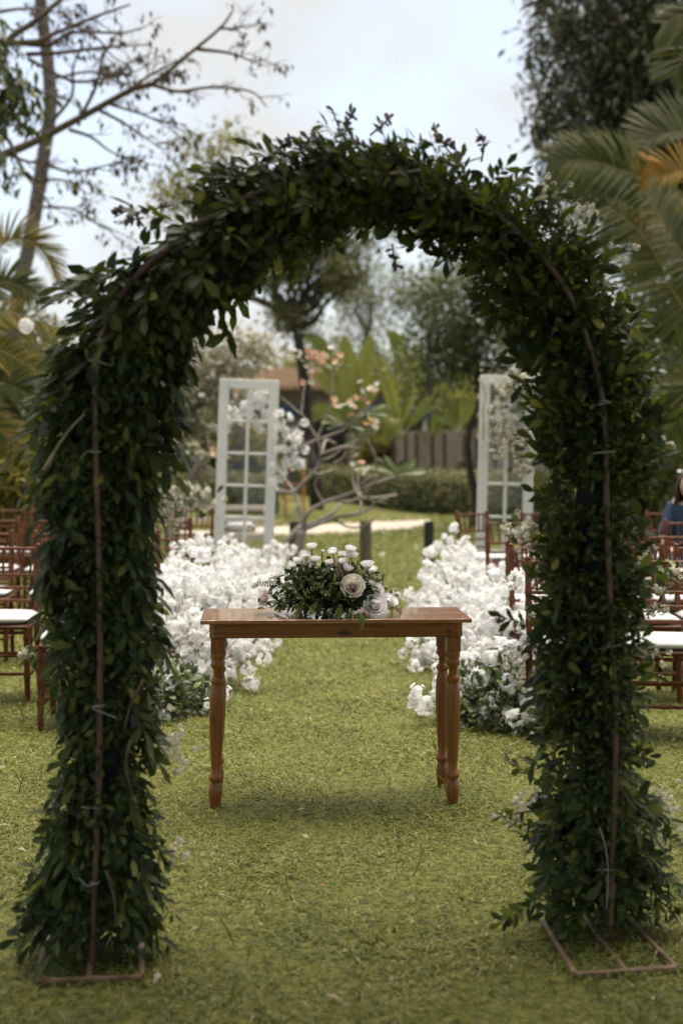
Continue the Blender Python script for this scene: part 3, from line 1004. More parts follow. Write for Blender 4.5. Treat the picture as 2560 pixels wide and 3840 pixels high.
# leafy shrubs, left edge
for px, dist, h, lab, mname in ((30, 19.5, 2.6, 'tall dark leafy shrub at the left edge behind the golden palm', 'darkleaf'),
                                (40, 17, 1.55, 'lance leaved yellow green shrub at the left edge below the golden palm', 'yellowgreen'),
                                (190, 18.5, 1.5, 'dark lance leaved shrub half hidden behind the left pillar', 'treegreen'),
                                (2400, 20, 2.3, 'tall leafy shrub behind the right pillar under the fronds', 'treegreen'),
                                (1420, 42.5, 2.4, 'yellow green leafy shrub at the far end of the tan wall', 'yellowgreen'),
                                (2540, 22, 1.7, 'low dark shrub at the right edge behind the chairs', 'darkleaf')):
    xx = P(px, 1700, dist)[0]
    root = thing('leafy_shrub', (xx, dist, 0), lab, 'shrub')
    sb = MB()
    tips = blob((xx, dist, h * .55), (.75, .6, h * .5), 90, .3, .1)
    for i in range(0, 90, 6):
        if i < len(tips):
            q = wobble((xx + rng.normal(scale=.08), dist + rng.normal(scale=.08), -.02), tips[i], 4, .05)
            sb.tube(q, np.linspace(.018, .006, len(q)), 5)
    part('stems', sb, M['bark_dark'], root, True)
    lb = MB()
    crown(lb, tips, leaf_pointed(.22, .3), .24, 34, .12, droop=.2)
    part('leaves', lb, M[mname], root, kind='stuff')


# banana plants
def banana(base, leaves, label):
    root = thing('banana_plant', base, label, 'banana plant')
    sb = MB()
    q = spline([(base[0], base[1], -.05), (base[0], base[1], .7), (base[0] + .04, base[1], 1.3)], 10)
    sb.tube(q, np.linspace(.13, .08, 10), 10)
    part('stem', sb, M['bstem'], root, True)
    for pts, w in leaves:
        q = spline([q_ for q_ in pts], 22)
        tan = unit(np.gradient(q, axis=0))
        sd = unit(np.cross(tan, np.array([0.15, -1, .25])))
        nn = np.cross(sd, tan)
        lb = MB()
        t = np.linspace(0, 1, 22)
        prof = np.where(t < .12, .06, np.sin(np.pi * np.clip((t - .1) / .92, 0, 1)) ** .55) * w / 2
        V, F = [], []
        for i in range(22):
            r1, r2 = prof[i] * (1 + rng.normal(scale=.05)), prof[i] * (1 + rng.normal(scale=.05))
            V += [q[i] - sd[i] * r1 + nn[i] * r1 * .25, q[i] - sd[i] * r1 * .5 + nn[i] * r1 * .2, q[i], q[i] + sd[i] * r2 * .5 + nn[i] * r2 * .2, q[i] + sd[i] * r2 + nn[i] * r2 * .25]
        for i in range(21):
            for k in range(4):
                a = i * 5 + k
                F.append((a, a + 1, a + 6, a + 5))
        lb.add(V, F, 0)
        lb.tube(q - nn * .012, np.linspace(.03, .006, 22), 6, mat=1)
        part('leaf', lb, [M['banana'], M['midrib']], root, True)


def Z5(a, b, d):
    return P(980 + a * .574, 1250 + b * .574, d)


banana((Z5(590, 700, 43)[0], 43, 0),
       [([Z5(600, 640, 43), Z5(580, 420, 43), Z5(560, 200, 43), Z5(540, 15, 43)], 0.64),
        ([Z5(600, 640, 43.2), Z5(640, 380, 43.2), Z5(680, 180, 43.2), Z5(715, 10, 43.2)], 0.48),
        ([Z5(590, 650, 42.8), Z5(680, 440, 42.6), Z5(740, 330, 42.4), Z5(800, 280, 42.4)], 0.48),
        ([Z5(600, 640, 43), Z5(500, 420, 43), Z5(430, 330, 43), Z5(330, 260, 43)], 0.50),
        ([Z5(600, 640, 42.5), Z5(460, 520, 42.3), Z5(360, 520, 42.2), Z5(270, 600, 42.2)], 0.50),
        ([Z5(590, 650, 43.4), Z5(480, 330, 43.5), Z5(380, 80, 43.6), Z5(270, 10, 43.6)], 0.50)],
       'banana plant with broad upright yellow green leaf behind the frangipani')
banana((Z5(900, 760, 40.0)[0], 40, 0),
       [([Z5(905, 690, 40.0), Z5(900, 480, 40.0), Z5(930, 260, 40.0), Z5(880, 60, 40.0), Z5(820, -20, 40.0)], 0.50),
        ([Z5(905, 690, 40.2), Z5(960, 420, 40.2), Z5(1020, 220, 40.2), Z5(1040, 90, 40.2)], 0.47),
        ([Z5(905, 690, 39.6), Z5(870, 500, 39.4), Z5(820, 320, 39.2), Z5(750, 140, 39.2)], 0.43),
        ([Z5(905, 690, 39.4), Z5(830, 560, 39.2), Z5(760, 540, 39.0), Z5(700, 600, 39.0)], 0.47),
        ([Z5(905, 690, 39.4), Z5(860, 560, 39.0), Z5(850, 620, 38.8), Z5(800, 720, 38.8)], 0.43),
        ([Z5(905, 690, 40.0), Z5(1040, 500, 40.0), Z5(1130, 460, 40.0), Z5(1220, 500, 40.0)], 0.43)],
       'banana plant with folded pale ribbed leaves in front of the tan wall')
banana((Z5(1290, 760, 36.0)[0], 36, 0),
       [([Z5(1290, 660, 36.0), Z5(1300, 460, 36.0), Z5(1340, 300, 36.0), Z5(1370, 170, 36.0)], 0.50),
        ([Z5(1290, 660, 36.0), Z5(1240, 460, 36.0), Z5(1180, 380, 36.0), Z5(1120, 380, 36.0)], 0.45),
        ([Z5(1290, 660, 35.7), Z5(1340, 500, 35.6), Z5(1400, 450, 35.6), Z5(1470, 470, 35.6)], 0.45),
        ([Z5(1290, 660, 35.7), Z5(1200, 560, 35.5), Z5(1150, 580, 35.4), Z5(1120, 660, 35.4)], 0.40)],
       'banana plant beside the right-hand white door')


# hedges
def hedge(pts, h, wd, label, nleaf, red=0):
    pts = spline(pts, 60)
    root = thing('hedge', (pts[30][0], pts[30][1], 0), label, 'hedge')
    fb = MB()
    seg = np.concatenate([[0], np.cumsum(np.linalg.norm(np.diff(pts, axis=0), axis=1))])
    n = nleaf
    s_ = rng.random(n) * seg[-1]
    bx, by = np.interp(s_, seg, pts[:, 0]), np.interp(s_, seg, pts[:, 1])
    u_, v_ = rng.uniform(-1, 1, n), rng.random(n) ** .8
    face = rng.random(n)
    u_ = np.where(face < .6, np.sign(u_) * (.75 + .3 * rng.random(n)), u_)
    v_ = np.where(face >= .6, .92 + .13 * rng.random(n), v_)
    lump = 1 + .07 * np.sin(s_ * 5) + .05 * np.sin(s_ * 11)
    pos = np.stack([bx + u_ * wd * .2, by + u_ * wd * .5 * lump, v_ * h * lump + .02], -1)
    dv = rdirs(n)
    dv[:, 1] -= .3
    fb.inst(leaf_pointed(.5), frames(dv, rdirs(n) + np.array([0, -.4, .8])) * rng.uniform(.06, .13, n)[:, None, None], pos)
    part('foliage', fb, M['hedge'], root, kind='stuff')
    cb = MB()
    for i in range(59):
        a, b = pts[i], pts[i + 1]
        c = (a + b) / 2
        cb.box((c[0], c[1], h * .42), (abs(b[0] - a[0]) + .05, wd * .7 + abs(b[1] - a[1]), h * .82))  # solid dark green boxes standing in for the shade inside the hedge
    part('shade_core', cb, M['hedgecore'], root)
    if red:
        for k in range(red):
            t = rng.random()
            i = int(t * 59)
            rb = MB()
            m_ = 7
            rb.inst(leaf_round(.8), frames(rdirs(m_) + np.array([0, -.6, .2]), rdirs(m_)) * .10, np.zeros((m_, 3)))
            me = rb.mesh('red_flower', M['red'])
            put('red_flower', me, root, (pts[i][0] - root.location[0], pts[i][1] - wd * .62 - root.location[1], h * rng.uniform(.35, .85)))


hedge([(4.6, 24.5), (3.4, 29), (2.7, 32), (1.7, 35), (.9, 38.5), (-.3, 44), (-1.5, 51)], .92, .9, 'clipped green hedge with red flowers running along the tan wall', 14000, 26)
hedge([(-1.5, 33), (-2.4, 34), (-3.6, 35.5), (-5.5, 37), (-8, 38)], .85, .9, 'clipped dark hedge behind the left door and chairs', 8000)

# boundary wall with posts
root = thing('boundary_wall', (2.0, 41, 0), 'tan boundary wall with dark upright posts behind the hedge', 'wall')
A, B_ = np.array([5.6, 31.0]), np.array([.2, 46.0])
L = np.linalg.norm(B_ - A)
ang = math.atan2(*(B_ - A)[::-1])
npan = 16
for k in range(npan):
    t = (k + .5) / npan
    c = A + (B_ - A) * t
    wb = MB()
    wb.box((c[0], c[1], 1.03), (L / npan - .012, .14, 2.06 + rng.normal(scale=.008)), ang)
    part('panel', wb, M['wall'], root)
for k in range(npan + 1):
    c = A + (B_ - A) * ((k + rng.uniform(-.22, .22)) / npan) + np.array([-.05, -.13])
    wb = MB()
    wb.box((c[0], c[1], 1.0), (rng.uniform(.05, .085), .1, 2.0 + rng.normal(scale=.05)), ang, bev=.02)
    part('post', wb, M['fencepost'], root)

# kiosk with thatched roof and blue fascia
root = thing('kiosk', (-2.6, 52, 0), 'low kiosk with orange brown thatched roof and blue fascia beyond the hedges', 'building')
kb = MB()
kb.box((-2.6, 53, 1.88), (9.6, 2.4, 3.76))
part('wall', kb, M['greywall'], root)
kb = MB()
kb.box((-5.0, 51.72, .95), (4.6, .12, 1.9))
part('counter_front', kb, M['blue'], root)
kb = MB()
kb.box((-.5, 51.72, 1.75), (1.6, .1, 1.9))
part('opening_shade', kb, M['shade'], root)  # dark panel on the solid wall, its colour stands for an unlit interior
kb = MB()
kb.box((-2.6, 51.62, 2.95), (9.9, .14, .34), bev=.02)
part('fascia', kb, M['blue'], root)
kb = MB()
V = [(-7.9, 51.0, 3.78), (2.6, 51.0, 3.78), (2.6, 55.2, 3.78), (-7.9, 55.2, 3.78), (-5.6, 53, 4.6), (.4, 53, 4.6),
     (-7.9, 51.0, 3.92), (2.6, 51.0, 3.92), (2.6, 55.2, 3.92), (-7.9, 55.2, 3.92)]
kb.add(V, [(0, 3, 2, 1), (0, 1, 7, 6), (1, 2, 8, 7), (2, 3, 9, 8), (3, 0, 6, 9), (6, 7, 5, 4), (7, 8, 5), (8, 9, 4, 5), (9, 6, 4)])
n = 5000
u_ = rng.random(n)
v_ = rng.random(n)
px_ = -7.9 + 10.5 * u_ + v_ * (2.3 - 4.5 * u_)
pos = np.stack([px_, 50.98 + 2.0 * v_, 3.94 + .68 * v_], -1)
dv = np.stack([rng.normal(scale=.2, size=n), -np.ones(n), np.full(n, -.42)], -1)
kb.inst(strip(.07, 2, .15), frames(dv, np.tile([0, -.4, .8], (n, 1))) * rng.uniform(.4, .7, n)[:, None, None], pos)
part('roof', kb, M['thatch'], root)
root = thing('shelter', (2.4, 50, 0), 'small blue canopy shelter glimpsed above the tan wall', 'shelter')
for sx in (-1, 1):
    for sy in (-1, 1):
        kb = MB()
        kb.tube([(2.0 + sx * .9, 50 + sy * .8, 0), (2.0 + sx * .9, 50 + sy * .8, 2.75)], .04, 8)
        part('pole', kb, M['offwhite'], root, True)
kb = MB()
kb.box((2.0, 50, 2.85), (2.1, 1.9, .34), bev=.04)
part('canopy', kb, M['blue'], root)


# ------------------------------------------------------------------ frangipani
def frangi_flower_tpl(n=5):
    fb = MB()
    for k in range(n):
        a = k * 6.283 / n
        dv = np.array([[math.cos(a), math.sin(a), .45]])
        fb.inst(leaf_round(.75, .1), frames(dv, np.array([[0, 0, 1.0]])), np.zeros((1, 3)))
    return merge_tpl(fb)


FR = frangi_flower_tpl()


def flower_cluster_part(root, c, r, mat, n=3, name='flower'):
    for k in range(n):
        fb = MB()
        nv = rdirs(1) + np.array([0, -.5, .8])
        fb.inst(FR, frames(rdirs(1), nv) * r * .8, np.asarray(c) + rng.normal(scale=r * .85, size=(1, 3)))
        part(name, fb, mat, root)


fd = 17.0
bz = Z5(235, 1500, fd)
root = thing('frangipani_tree', (bz[0], fd, 0), 'bare branched frangipani tree with orange and white flowers in the centre of the lawn', 'tree')
tb = MB()
tb.tube(spline([(bz[0], fd, -.05), Z5(240, 1420, fd), Z5(262, 1285, fd)], 10), np.linspace(.075, .06, 10), 9)
tb.tube(spline([np.array([Z5(120, 1400, fd)[0], fd, .0]), Z5(160, 1380, fd), Z5(215, 1310, fd), Z5(262, 1262, fd)], 10), np.linspace(.05, .045, 10), 8)
part('trunk', tb, M['bark_frangi'], root, True)
FB = [([(265, 1285), (258, 1180), (215, 1040), (165, 970), (120, 890)], 15, 9), ([(215, 1040), (290, 960), (370, 870), (385, 780), (360, 680), (270, 540), (265, 480), (285, 310)], 14, 6),
      ([(270, 540), (200, 480), (130, 420)], 8, 6), ([(265, 1280), (300, 1180), (380, 1120), (480, 1080), (600, 1040), (730, 985), (865, 940)], 15, 9),
      ([(268, 1285), (400, 1235), (500, 1200), (620, 1180), (700, 1150), (740, 1105)], 15, 8), ([(270, 1265), (440, 1190), (500, 1130), (520, 1090)], 13, 9),
      ([(385, 790), (450, 768), (540, 742), (640, 755)], 11, 10), ([(240, 750), (330, 710), (440, 670), (540, 630)], 11, 9),
      ([(360, 690), (410, 580), (455, 440), (465, 310), (500, 225)], 9, 5), ([(465, 310), (450, 230), (430, 200)], 6, 4),
      ([(650, 1060), (735, 980), (755, 880), (740, 800), (690, 690)], 11, 8), ([(480, 1080), (560, 1100), (650, 1080), (780, 1072), (880, 1058)], 11, 9),
      ([(470, 1210), (560, 1262), (650, 1262), (760, 1200)], 9, 6), ([(100, 1030), (210, 1042)], 10, 11), ([(470, 850), (520, 822), (555, 775)], 9, 8),
      ([(345, 920), (410, 915), (485, 890)], 10, 9), ([(595, 860), (600, 980), (640, 1070)], 7, 8), ([(635, 900), (630, 1000), (650, 1070)], 6, 7),
      ([(620, 1180), (650, 1130), (640, 1060)], 8, 6), ([(540, 742), (470, 800), (400, 830)], 8, 10), ([(600, 1040), (680, 960), (760, 930)], 9, 8),
      ([(220, 1230), (235, 1100), (215, 1040)], 6, 5), ([(395, 790), (420, 700), (480, 720)], 9, 10), ([(540, 630), (600, 560), (690, 490)], 7, 4),
      ([(400, 1100), (350, 1000), (380, 930), (470, 890)], 9, 7)]
for pts, r0, r1 in FB:
    dz = rng.normal(scale=.25)
    k = len(pts) - 1
    q = spline([Z5(a, b, fd + dz * i / k) for i, (a, b) in enumerate(pts)], 8 * k)
    rr = np.linspace(r0, r1, len(q)) * .574 / 313.7 * 1.0
    bb = MB()
    bb.tube(q, rr, 8)
    part('branch', bb, M['bark_frangi'], root, True)
for a, b, m_, r in ((240, 140, 'cream', .05), (372, 140, 'cream', .05), (388, 168, 'orange', .05), (430, 147, 'cream', .055), (445, 182, 'orange', .06), (515, 188, 'orange', .055),
                    (325, 232, 'cream', .05), (310, 285, 'cream', .04), (675, 345, 'cream', .055), (680, 368, 'cream', .05), (762, 350, 'cream', .055), (745, 375, 'orange', .04),
                    (490, 430, 'orange', .06), (560, 440, 'orange', .055), (600, 462, 'cream', .055), (640, 450, 'orange', .06), (690, 430, 'orange', .04), (525, 462, 'cream', .05),
                    (580, 480, 'orange', .05), (725, 590, 'cream', .07), (690, 590, 'orange', .06), (590, 838, 'cream', .055), (640, 862, 'orange', .05), (688, 865, 'cream', .05)):
    flower_cluster_part(root, Z5(a, b, fd - .05), r, M[m_], 3)
for a, b in ((325, 122), (345, 145), (350, 262), (290, 315), (298, 135), (475, 150)):
    flower_cluster_part(root, Z5(a, b, fd - .03), .035, M['coral'], 3, 'bud')
for a, b, n_, L_ in ((545, 600, 6, .26), (880, 925, 7, .30), (640, 690, 4, .26), (500, 240, 2, .18), (690, 520, 4, .28), (740, 1100, 3, .16), (300, 200, 2, .14), (330, 950, 1, .15)):
    for k in range(n_):
        lb = MB()
        an = rng.uniform(-.6, 3.7)
        dv = np.array([[math.cos(an), -.4 * rng.random(), math.sin(an) * .9 + .15]])
        lb.inst(leaf_fine(.26, .2), frames(dv, np.array([[.1, -.7, .7]])) * L_ * rng.uniform(.8, 1.2), Z5(a, b, fd - .05)[None])
        part('leaf', lb, M['frangileaf'], root, True)


# second frangipani on the left behind the chairs
def Z6(a, b, d):
    return P(560 + a * .3827, 1400 + b * .3827, d)


fd2 = 20.0
bz = Z6(190, 1300, fd2)
root = thing('frangipani_tree', (bz[0], fd2, 0), 'smaller frangipani with orange flowers behind the chairs left of the door', 'tree')
tb = MB()
tb.tube(spline([(bz[0], fd2, -.05), Z6(180, 1190, fd2), Z6(210, 1000, fd2), Z6(245, 900, fd2)], 12), np.linspace(.055, .04, 12), 8)
part('trunk', tb, M['bark_frangi'], root, True)
for pts, r0, r1 in (([(260, 1250), (340, 1110), (450, 930), (470, 800)], .04, .025), ([(245, 900), (180, 760), (200, 640)], .03, .015), ([(245, 900), (320, 780), (300, 640)], .03, .015),
                    ([(470, 880), (560, 980), (690, 1040)], .028, .02), ([(360, 800), (470, 870), (580, 930), (700, 1000)], .03, .02), ([(470, 800), (430, 740), (450, 700)], .02, .015),
                    ([(500, 470), (580, 530), (690, 575)], .025, .016), ([(470, 800), (560, 820), (620, 780)], .02, .012)):
    bb = MB()
    q = spline([Z6(a, b, fd2) for a, b in pts], 8 * len(pts))
    bb.tube(q, np.linspace(r0, r1, len(q)), 7)
    part('branch', bb, M['bark_frangi'], root, True)
for a, b, m_, r in ((200, 605, 'cream', .06), (260, 580, 'coral', .05), (300, 600, 'orange', .07), (350, 610, 'orange', .06), (430, 720, 'cream', .07), (470, 750, 'cream', .06),
                    (620, 770, 'orange', .06), (640, 790, 'cream', .05), (270, 740, 'cream', .05), (850, 165, 'orange', .06), (60, 740, 'cream', .06)):
    flower_cluster_part(root, Z6(a, b, fd2 - .05), r, M[m_], 4)
for a, b, n_ in ((200, 660, 5), (300, 680, 5), (440, 780, 4), (620, 820, 4), (550, 500, 3)):
    for k in range(n_):
        lb = MB()
        an = rng.uniform(-.6, 3.7)
        dv = np.array([[math.cos(an), -.4 * rng.random(), math.sin(an) * .9]])
        lb.inst(leaf_fine(.26, .2), frames(dv, np.array([[.1, -.7, .7]])) * .26, Z6(a, b, fd2)[None])
        part('leaf', lb, M['frangileaf'], root, True)

# white hydrangea high in the golden palm, left edge
root = thing('white_flower', Z7(195, 925, 15.2), 'round white flower head among the golden palm fronds at left edge', 'flower')
n = 80
dv = rdirs(n)
fb = MB()
fb.inst(leaf_round(.9, .1), frames(np.cross(dv, rdirs(n)), dv) * .045, np.array(root.location) + dv * .075)
part('petals', fb, M['white'], root, kind='stuff')

# ================================================================== POSTS
for px, py0, py1, w_, mname, lab in ((1109, 1956, 2117, 50, 'postwood', 'dark wooden post behind the frangipani trunk'),
                                     (1370, 1950, 2117, 46, 'postbrown', 'brown wooden post behind the table flowers'),
                                     (1607, 1955, 2117, 38, 'postwood', 'dark wooden post left of the right white flower row')):
    g = G(px, py1)
    dist = g[1]
    h = P(px, py0, dist)[2]
    root = thing('wooden_post', g, lab, 'post')
    pb = MB()
    r_ = w_ * dist / FPX / 2
    pb.lathe([(r_ * 1.02, -.05), (r_ * 1.03, .1), (r_, h * .5), (r_ * .98, h - .015), (r_ * .88, h)], (g[0], g[1], 0), 14)
    part('shaft', pb, M[mname], root, False)


# ================================================================== WHITE DOORS
def door(x0, x1, dist, top, label, lean):
    wd, h = x1 - x0, top
    root = thing('french_door', ((x0 + x1) / 2, dist, 0), label, 'door')
    root.rotation_euler = (R(-1.5), lean, 0)
    st, rail, bot = .105, .10, .40
    hw = wd / 2
    for sx in (-1, 1):
        b = MB()
        b.box((sx * (hw - st / 2), 0, h / 2), (st, .042, h), bev=.004)
        part('stile', b, M['paint'], root, world=False)
    b = MB()
    b.box((0, 0, h - rail / 2), (wd - 2 * st - .001, .04, rail), bev=.004)
    part('rail', b, M['paint'], root, world=False)
    b = MB()
    b.box((0, 0, .07), (wd - 2 * st - .001, .04, .14), bev=.004)
    part('rail', b, M['paint'], root, world=False)
    b = MB()
    b.box((0, 0, .25), (wd - 2 * st - .001, .02, .22))
    part('panel', b, M['paint'], root, world=False)
    b = MB()
    b.box((0, 0, .38), (wd - 2 * st - .001, .04, .04), bev=.004)
    part('rail', b, M['paint'], root, world=False)
    z0, z1 = bot, h - rail
    b = MB()
    b.box((0, 0, (z0 + z1) / 2), (.034, .034, z1 - z0 - .001), bev=.006)
    part('mullion', b, M['paint'], root, world=False)
    rows = 5
    ph = (z1 - z0) / rows
    pw = (wd - 2 * st - .034) / 2
    for i in range(rows):
        for sx in (-1, 1):
            if i:
                b = MB()
                b.box((sx * (pw / 2 + .0175), 0, z0 + i * ph), (pw - .001, .03, .03), bev=.006)
                part('glazing_bar', b, M['paint'], root, world=False)
            b = MB()
            b.box((sx * (pw / 2 + .0175), .004, z0 + (i + .5) * ph), (pw - .004, .003, ph - .034))
            part('pane', b, M['glass'], root, world=False)
    return root


door(-1.362, -.732, 15.0, 2.2, 'white multi paned door standing at the end of the left chairs', R(2.0))
door(1.405, 1.995, 15.0, 2.24, 'white multi paned door standing behind the right chairs', R(1.5))


# ================================================================== WHITE FLOWERS
def floret_tpl(petals, n, seed, cup=.25, r=.5):
    """a fluffy head: n florets on a dome"""
    rg = np.random.default_rng(seed)
    fb = MB()
    for k in range(n):
        c = unit(rg.normal(size=3) + np.array([0, 0, .35]))
        x = unit(np.cross(c, rg.normal(size=3)))
        y = np.cross(c, x)
        a = np.arange(petals) * 6.283 / petals + rg.random() * 6
        dv = np.cos(a)[:, None] * x + np.sin(a)[:, None] * y + c * cup + rg.normal(scale=.12, size=(petals, 3))
        nv = c + rg.normal(scale=.12, size=(petals, 3))
        fb.inst(leaf_round(.98, .14, .06), frames(dv, nv) * rg.uniform(.8, 1.15) * r, np.tile(c * rg.uniform(.45, .8), (petals, 1)))
    return merge_tpl(fb)


HEADS = [floret_tpl(5, 13, k, cup=.15, r=.34) for k in range(4)]
HEAD_ME = []
for k, tpl in enumerate(HEADS):
    hb = MB()
    hb.add(*tpl)
    HEAD_ME.append(hb.mesh('blossom', M['white'], True))
LEAFR = leaf_round(.55, .15)


def bush(c, r, h, n, label, n_obj=40, green=500, sprays=10, group='white flower bushes lining the aisle', leafz=.6):
    root = thing('flower_bush', (c[0], c[1], 0), label, 'flower bush', group)
    n0 = n
    dirs = rdirs(n0 * 2)
    dirs[:, 2] = np.abs(dirs[:, 2])
    dirs = dirs[dirs[:, 2] > .02][:n0]
    n0 = len(dirs)
    ph = rng.random(3) * 6.28
    lump = 1 + .14 * np.sin(dirs[:, 0] * 5 + ph[0]) + .14 * np.sin(dirs[:, 1] * 5 + ph[1]) + .1 * np.sin(dirs[:, 2] * 7 + ph[2])
    rad = (.7 + .38 * rng.random(n0)) * lump
    pos = dirs * rad[:, None] * np.array([r[0], r[1], h]) + np.array([0, 0, .03])
    out_ = unit(dirs + np.array([0, 0, .2]))
    tw = MB()
    for i in range(0, n0, 5):
        q = wobble(np.array([pos[i][0] * .15, pos[i][1] * .15, 0]), pos[i], 4, .05, .05)
        tw.tube(q, np.linspace(.006, .003, len(q)), 4, cap=False)
    # sprays that stick out of the mass
    ex_p, ex_d = [], []
    for k in range(sprays):
        a = rng.uniform(0, 6.283)
        e = rng.uniform(.0, .9)
        dv = np.array([math.cos(a) * math.cos(e), math.sin(a) * math.cos(e), math.sin(e) * .8])
        base = dv * np.array([r[0], r[1], h]) * .8
        L_ = rng.uniform(.12, .3)
        tip = base + dv * (L_ + .12) + np.array([0, 0, -.06 * rng.random()])
        tip[2] = max(tip[2], .05)
        q = wobble(base, tip, 4, .05)
        tw.tube(q, np.linspace(.004, .002, len(q)), 4, cap=False)
        for j in range(4):
            ex_p.append(q[2 + j] + rng.normal(scale=.02, size=3))
            ex_d.append(unit(dv + rng.normal(scale=.5, size=3)))
    if ex_p:
        pos = np.concatenate([pos, np.array(ex_p)])
        out_ = np.concatenate([out_, np.array(ex_d)])
    pos = pos + rng.normal(scale=.025, size=pos.shape)
    pos[:, 2] = np.maximum(pos[:, 2], .035)
    sc = rng.uniform(.036, .074, len(pos))
    Mr = frames(rdirs(len(pos)), out_ + rng.normal(scale=.25, size=out_.shape))
    # the nearest heads are objects of their own
    order = np.argsort(pos[:, 1] - .5 * pos[:, 2] + rng.normal(scale=.08, size=len(pos)))
    single, rest = order[:n_obj], order[n_obj:]
    for i in single:
        put('blossom', HEAD_ME[i % 4], root, pos[i], Mr[i] * sc[i])
    hb = MB()
    for k in range(4):
        idx = rest[rest % 4 == k]
        hb.inst(HEADS[k], Mr[idx] * sc[idx][:, None, None], pos[idx])
    part('blossom_mass', hb, M['white'], root, True, kind='stuff', world=False)
    lb = MB()
    dl = rdirs(green)
    dl[:, 2] = np.abs(dl[:, 2]) * leafz
    lp = dl * rng.uniform(.5, 1.0, green)[:, None] * np.array([r[0], r[1], h])
    lb.inst(LEAFR, frames(dl + rdirs(green) * .8, dl + np.array([0, 0, .8]) + rdirs(green) * .5) * rng.uniform(.035, .065, green)[:, None, None], lp)
    part('leaves', lb, leaf_bush, root, kind='stuff', world=False)
    part('twigs', tw, M['twig'], root, True, kind='stuff', world=False)
    return root


leaf_bush = leaf_mat('flower bush leaf', [(.025, .04, .012), (.055, .08, .02), (.12, .15, .04), (.20, .21, .07)], [0, .4, .8, 1], rough=.4, trans=.3)
bush((-1.02, 7.75), (.34, .38), .30, 40, 'low leafy bush with few white blossoms at the near end of the left row', 26, 1500, 4, leafz=1)
bush((-1.0, 8.6), (.42, .5), .62, 210, 'large white flower bush second in the left row beside the table leg', 60, 260, 14)
bush((-.98, 9.6), (.44, .55), .66, 210, 'white flower bush in the left row spilling onto the aisle', 50, 220, 14)
bush((-1.0, 10.7), (.40, .55), .60, 180, 'white flower bush midway along the left row', 40, 220, 12)
bush((-.98, 11.9), (.40, .55), .55, 160, 'white flower bush in the left row behind the cream flower stand', 36, 260, 12)
bush((-.92, 13.2), (.42, .6), .52, 150, 'white flower bush in front of the left door', 36, 200, 12)
bush((-.62, 14.2), (.36, .4), .46, 90, 'white flower bush at the foot of the left door, far end of row', 26, 160, 8)
bush((.86, 7.45), (.36, .36), .36, 70, 'leafy bush with loose white blossoms at the near end of the right row', 50, 1500, 8, leafz=1)
bush((.98, 8.3), (.40, .45), .56, 200, 'large white flower bush behind the right table legs', 60, 420, 18)
bush((.93, 9.3), (.38, .5), .58, 210, 'white flower bush in the right row with sprays over the aisle', 50, 260, 18)
bush((.95, 10.3), (.40, .5), .58, 180, 'white flower bush midway along the right row', 40, 220, 14)
bush((1.0, 11.4), (.38, .5), .57, 170, 'white flower bush in the right row next to the second last chair', 36, 200, 12)
bush((1.07, 12.5), (.34, .45), .57, 150, 'white flower bush at the far end of the right row near the last chair', 36, 200, 12)


def spray(centres, label, mat, r=.055, n_per=6, name='flower_spray', group=None, spread=.05, leaves=20, leafm=None, stems=None):
    C = np.asarray(centres, float)
    root = thing(name, C.mean(0) - np.array([0, 0, .05]), label, 'flowers', group)
    hb = MB()
    for k, c in enumerate(C):
        pos = c + rng.normal(scale=spread, size=(n_per, 3))
        hb.inst(HEADS[k % 4], frames(rdirs(n_per), rdirs(n_per) + np.array([0, -.6, .5])) * (r * rng.uniform(.7, 1.2, n_per))[:, None, None], pos)
    part('blossoms', hb, mat, root, True, kind='stuff')
    if leaves:
        lb = MB()
        crown(lb, C, LEAFR, .08, leaves // max(1, len(C)) + 1, spread * 1.3, .2)
        part('leaves', lb, leafm or leaf_bush, root, kind='stuff')
    tb = MB()
    for st in (stems or []):
        q = spline(st, 10)
        tb.tube(q, .006, 5)
    if not stems:
        q = wobble(C[0], C[-1], 5, .04)
        tb.tube(q, .005, 5)
    part('stem', tb, M['browntwig'], root, True)
    return root


spray([Z6(a, b, 15.2) for a, b in ((830, 340), (900, 320), (860, 400), (1060, 180), (1100, 210), (1040, 340), (1120, 300), (1140, 380), (1060, 400), (1090, 520), (840, 500))],
      'white blossoms hanging behind the upper panes of the left door', M['white'], .06, 5, leaves=40)
spray([Z6(a, b, 14.9) for a, b in ((1290, 480), (1290, 560), (1330, 640), (1440, 600), (1470, 580), (1390, 680), (1420, 740), (1360, 800), (1430, 850), (1470, 870), (1390, 920), (1270, 900), (1260, 1020), (1300, 720))],
      'white orchid like blossoms hanging beside the left door', M['white'], .055, 5, leaves=16)


def Z4(a, b, d):
    return P(1280 + a * .8163, 960 + b * .8163, d)


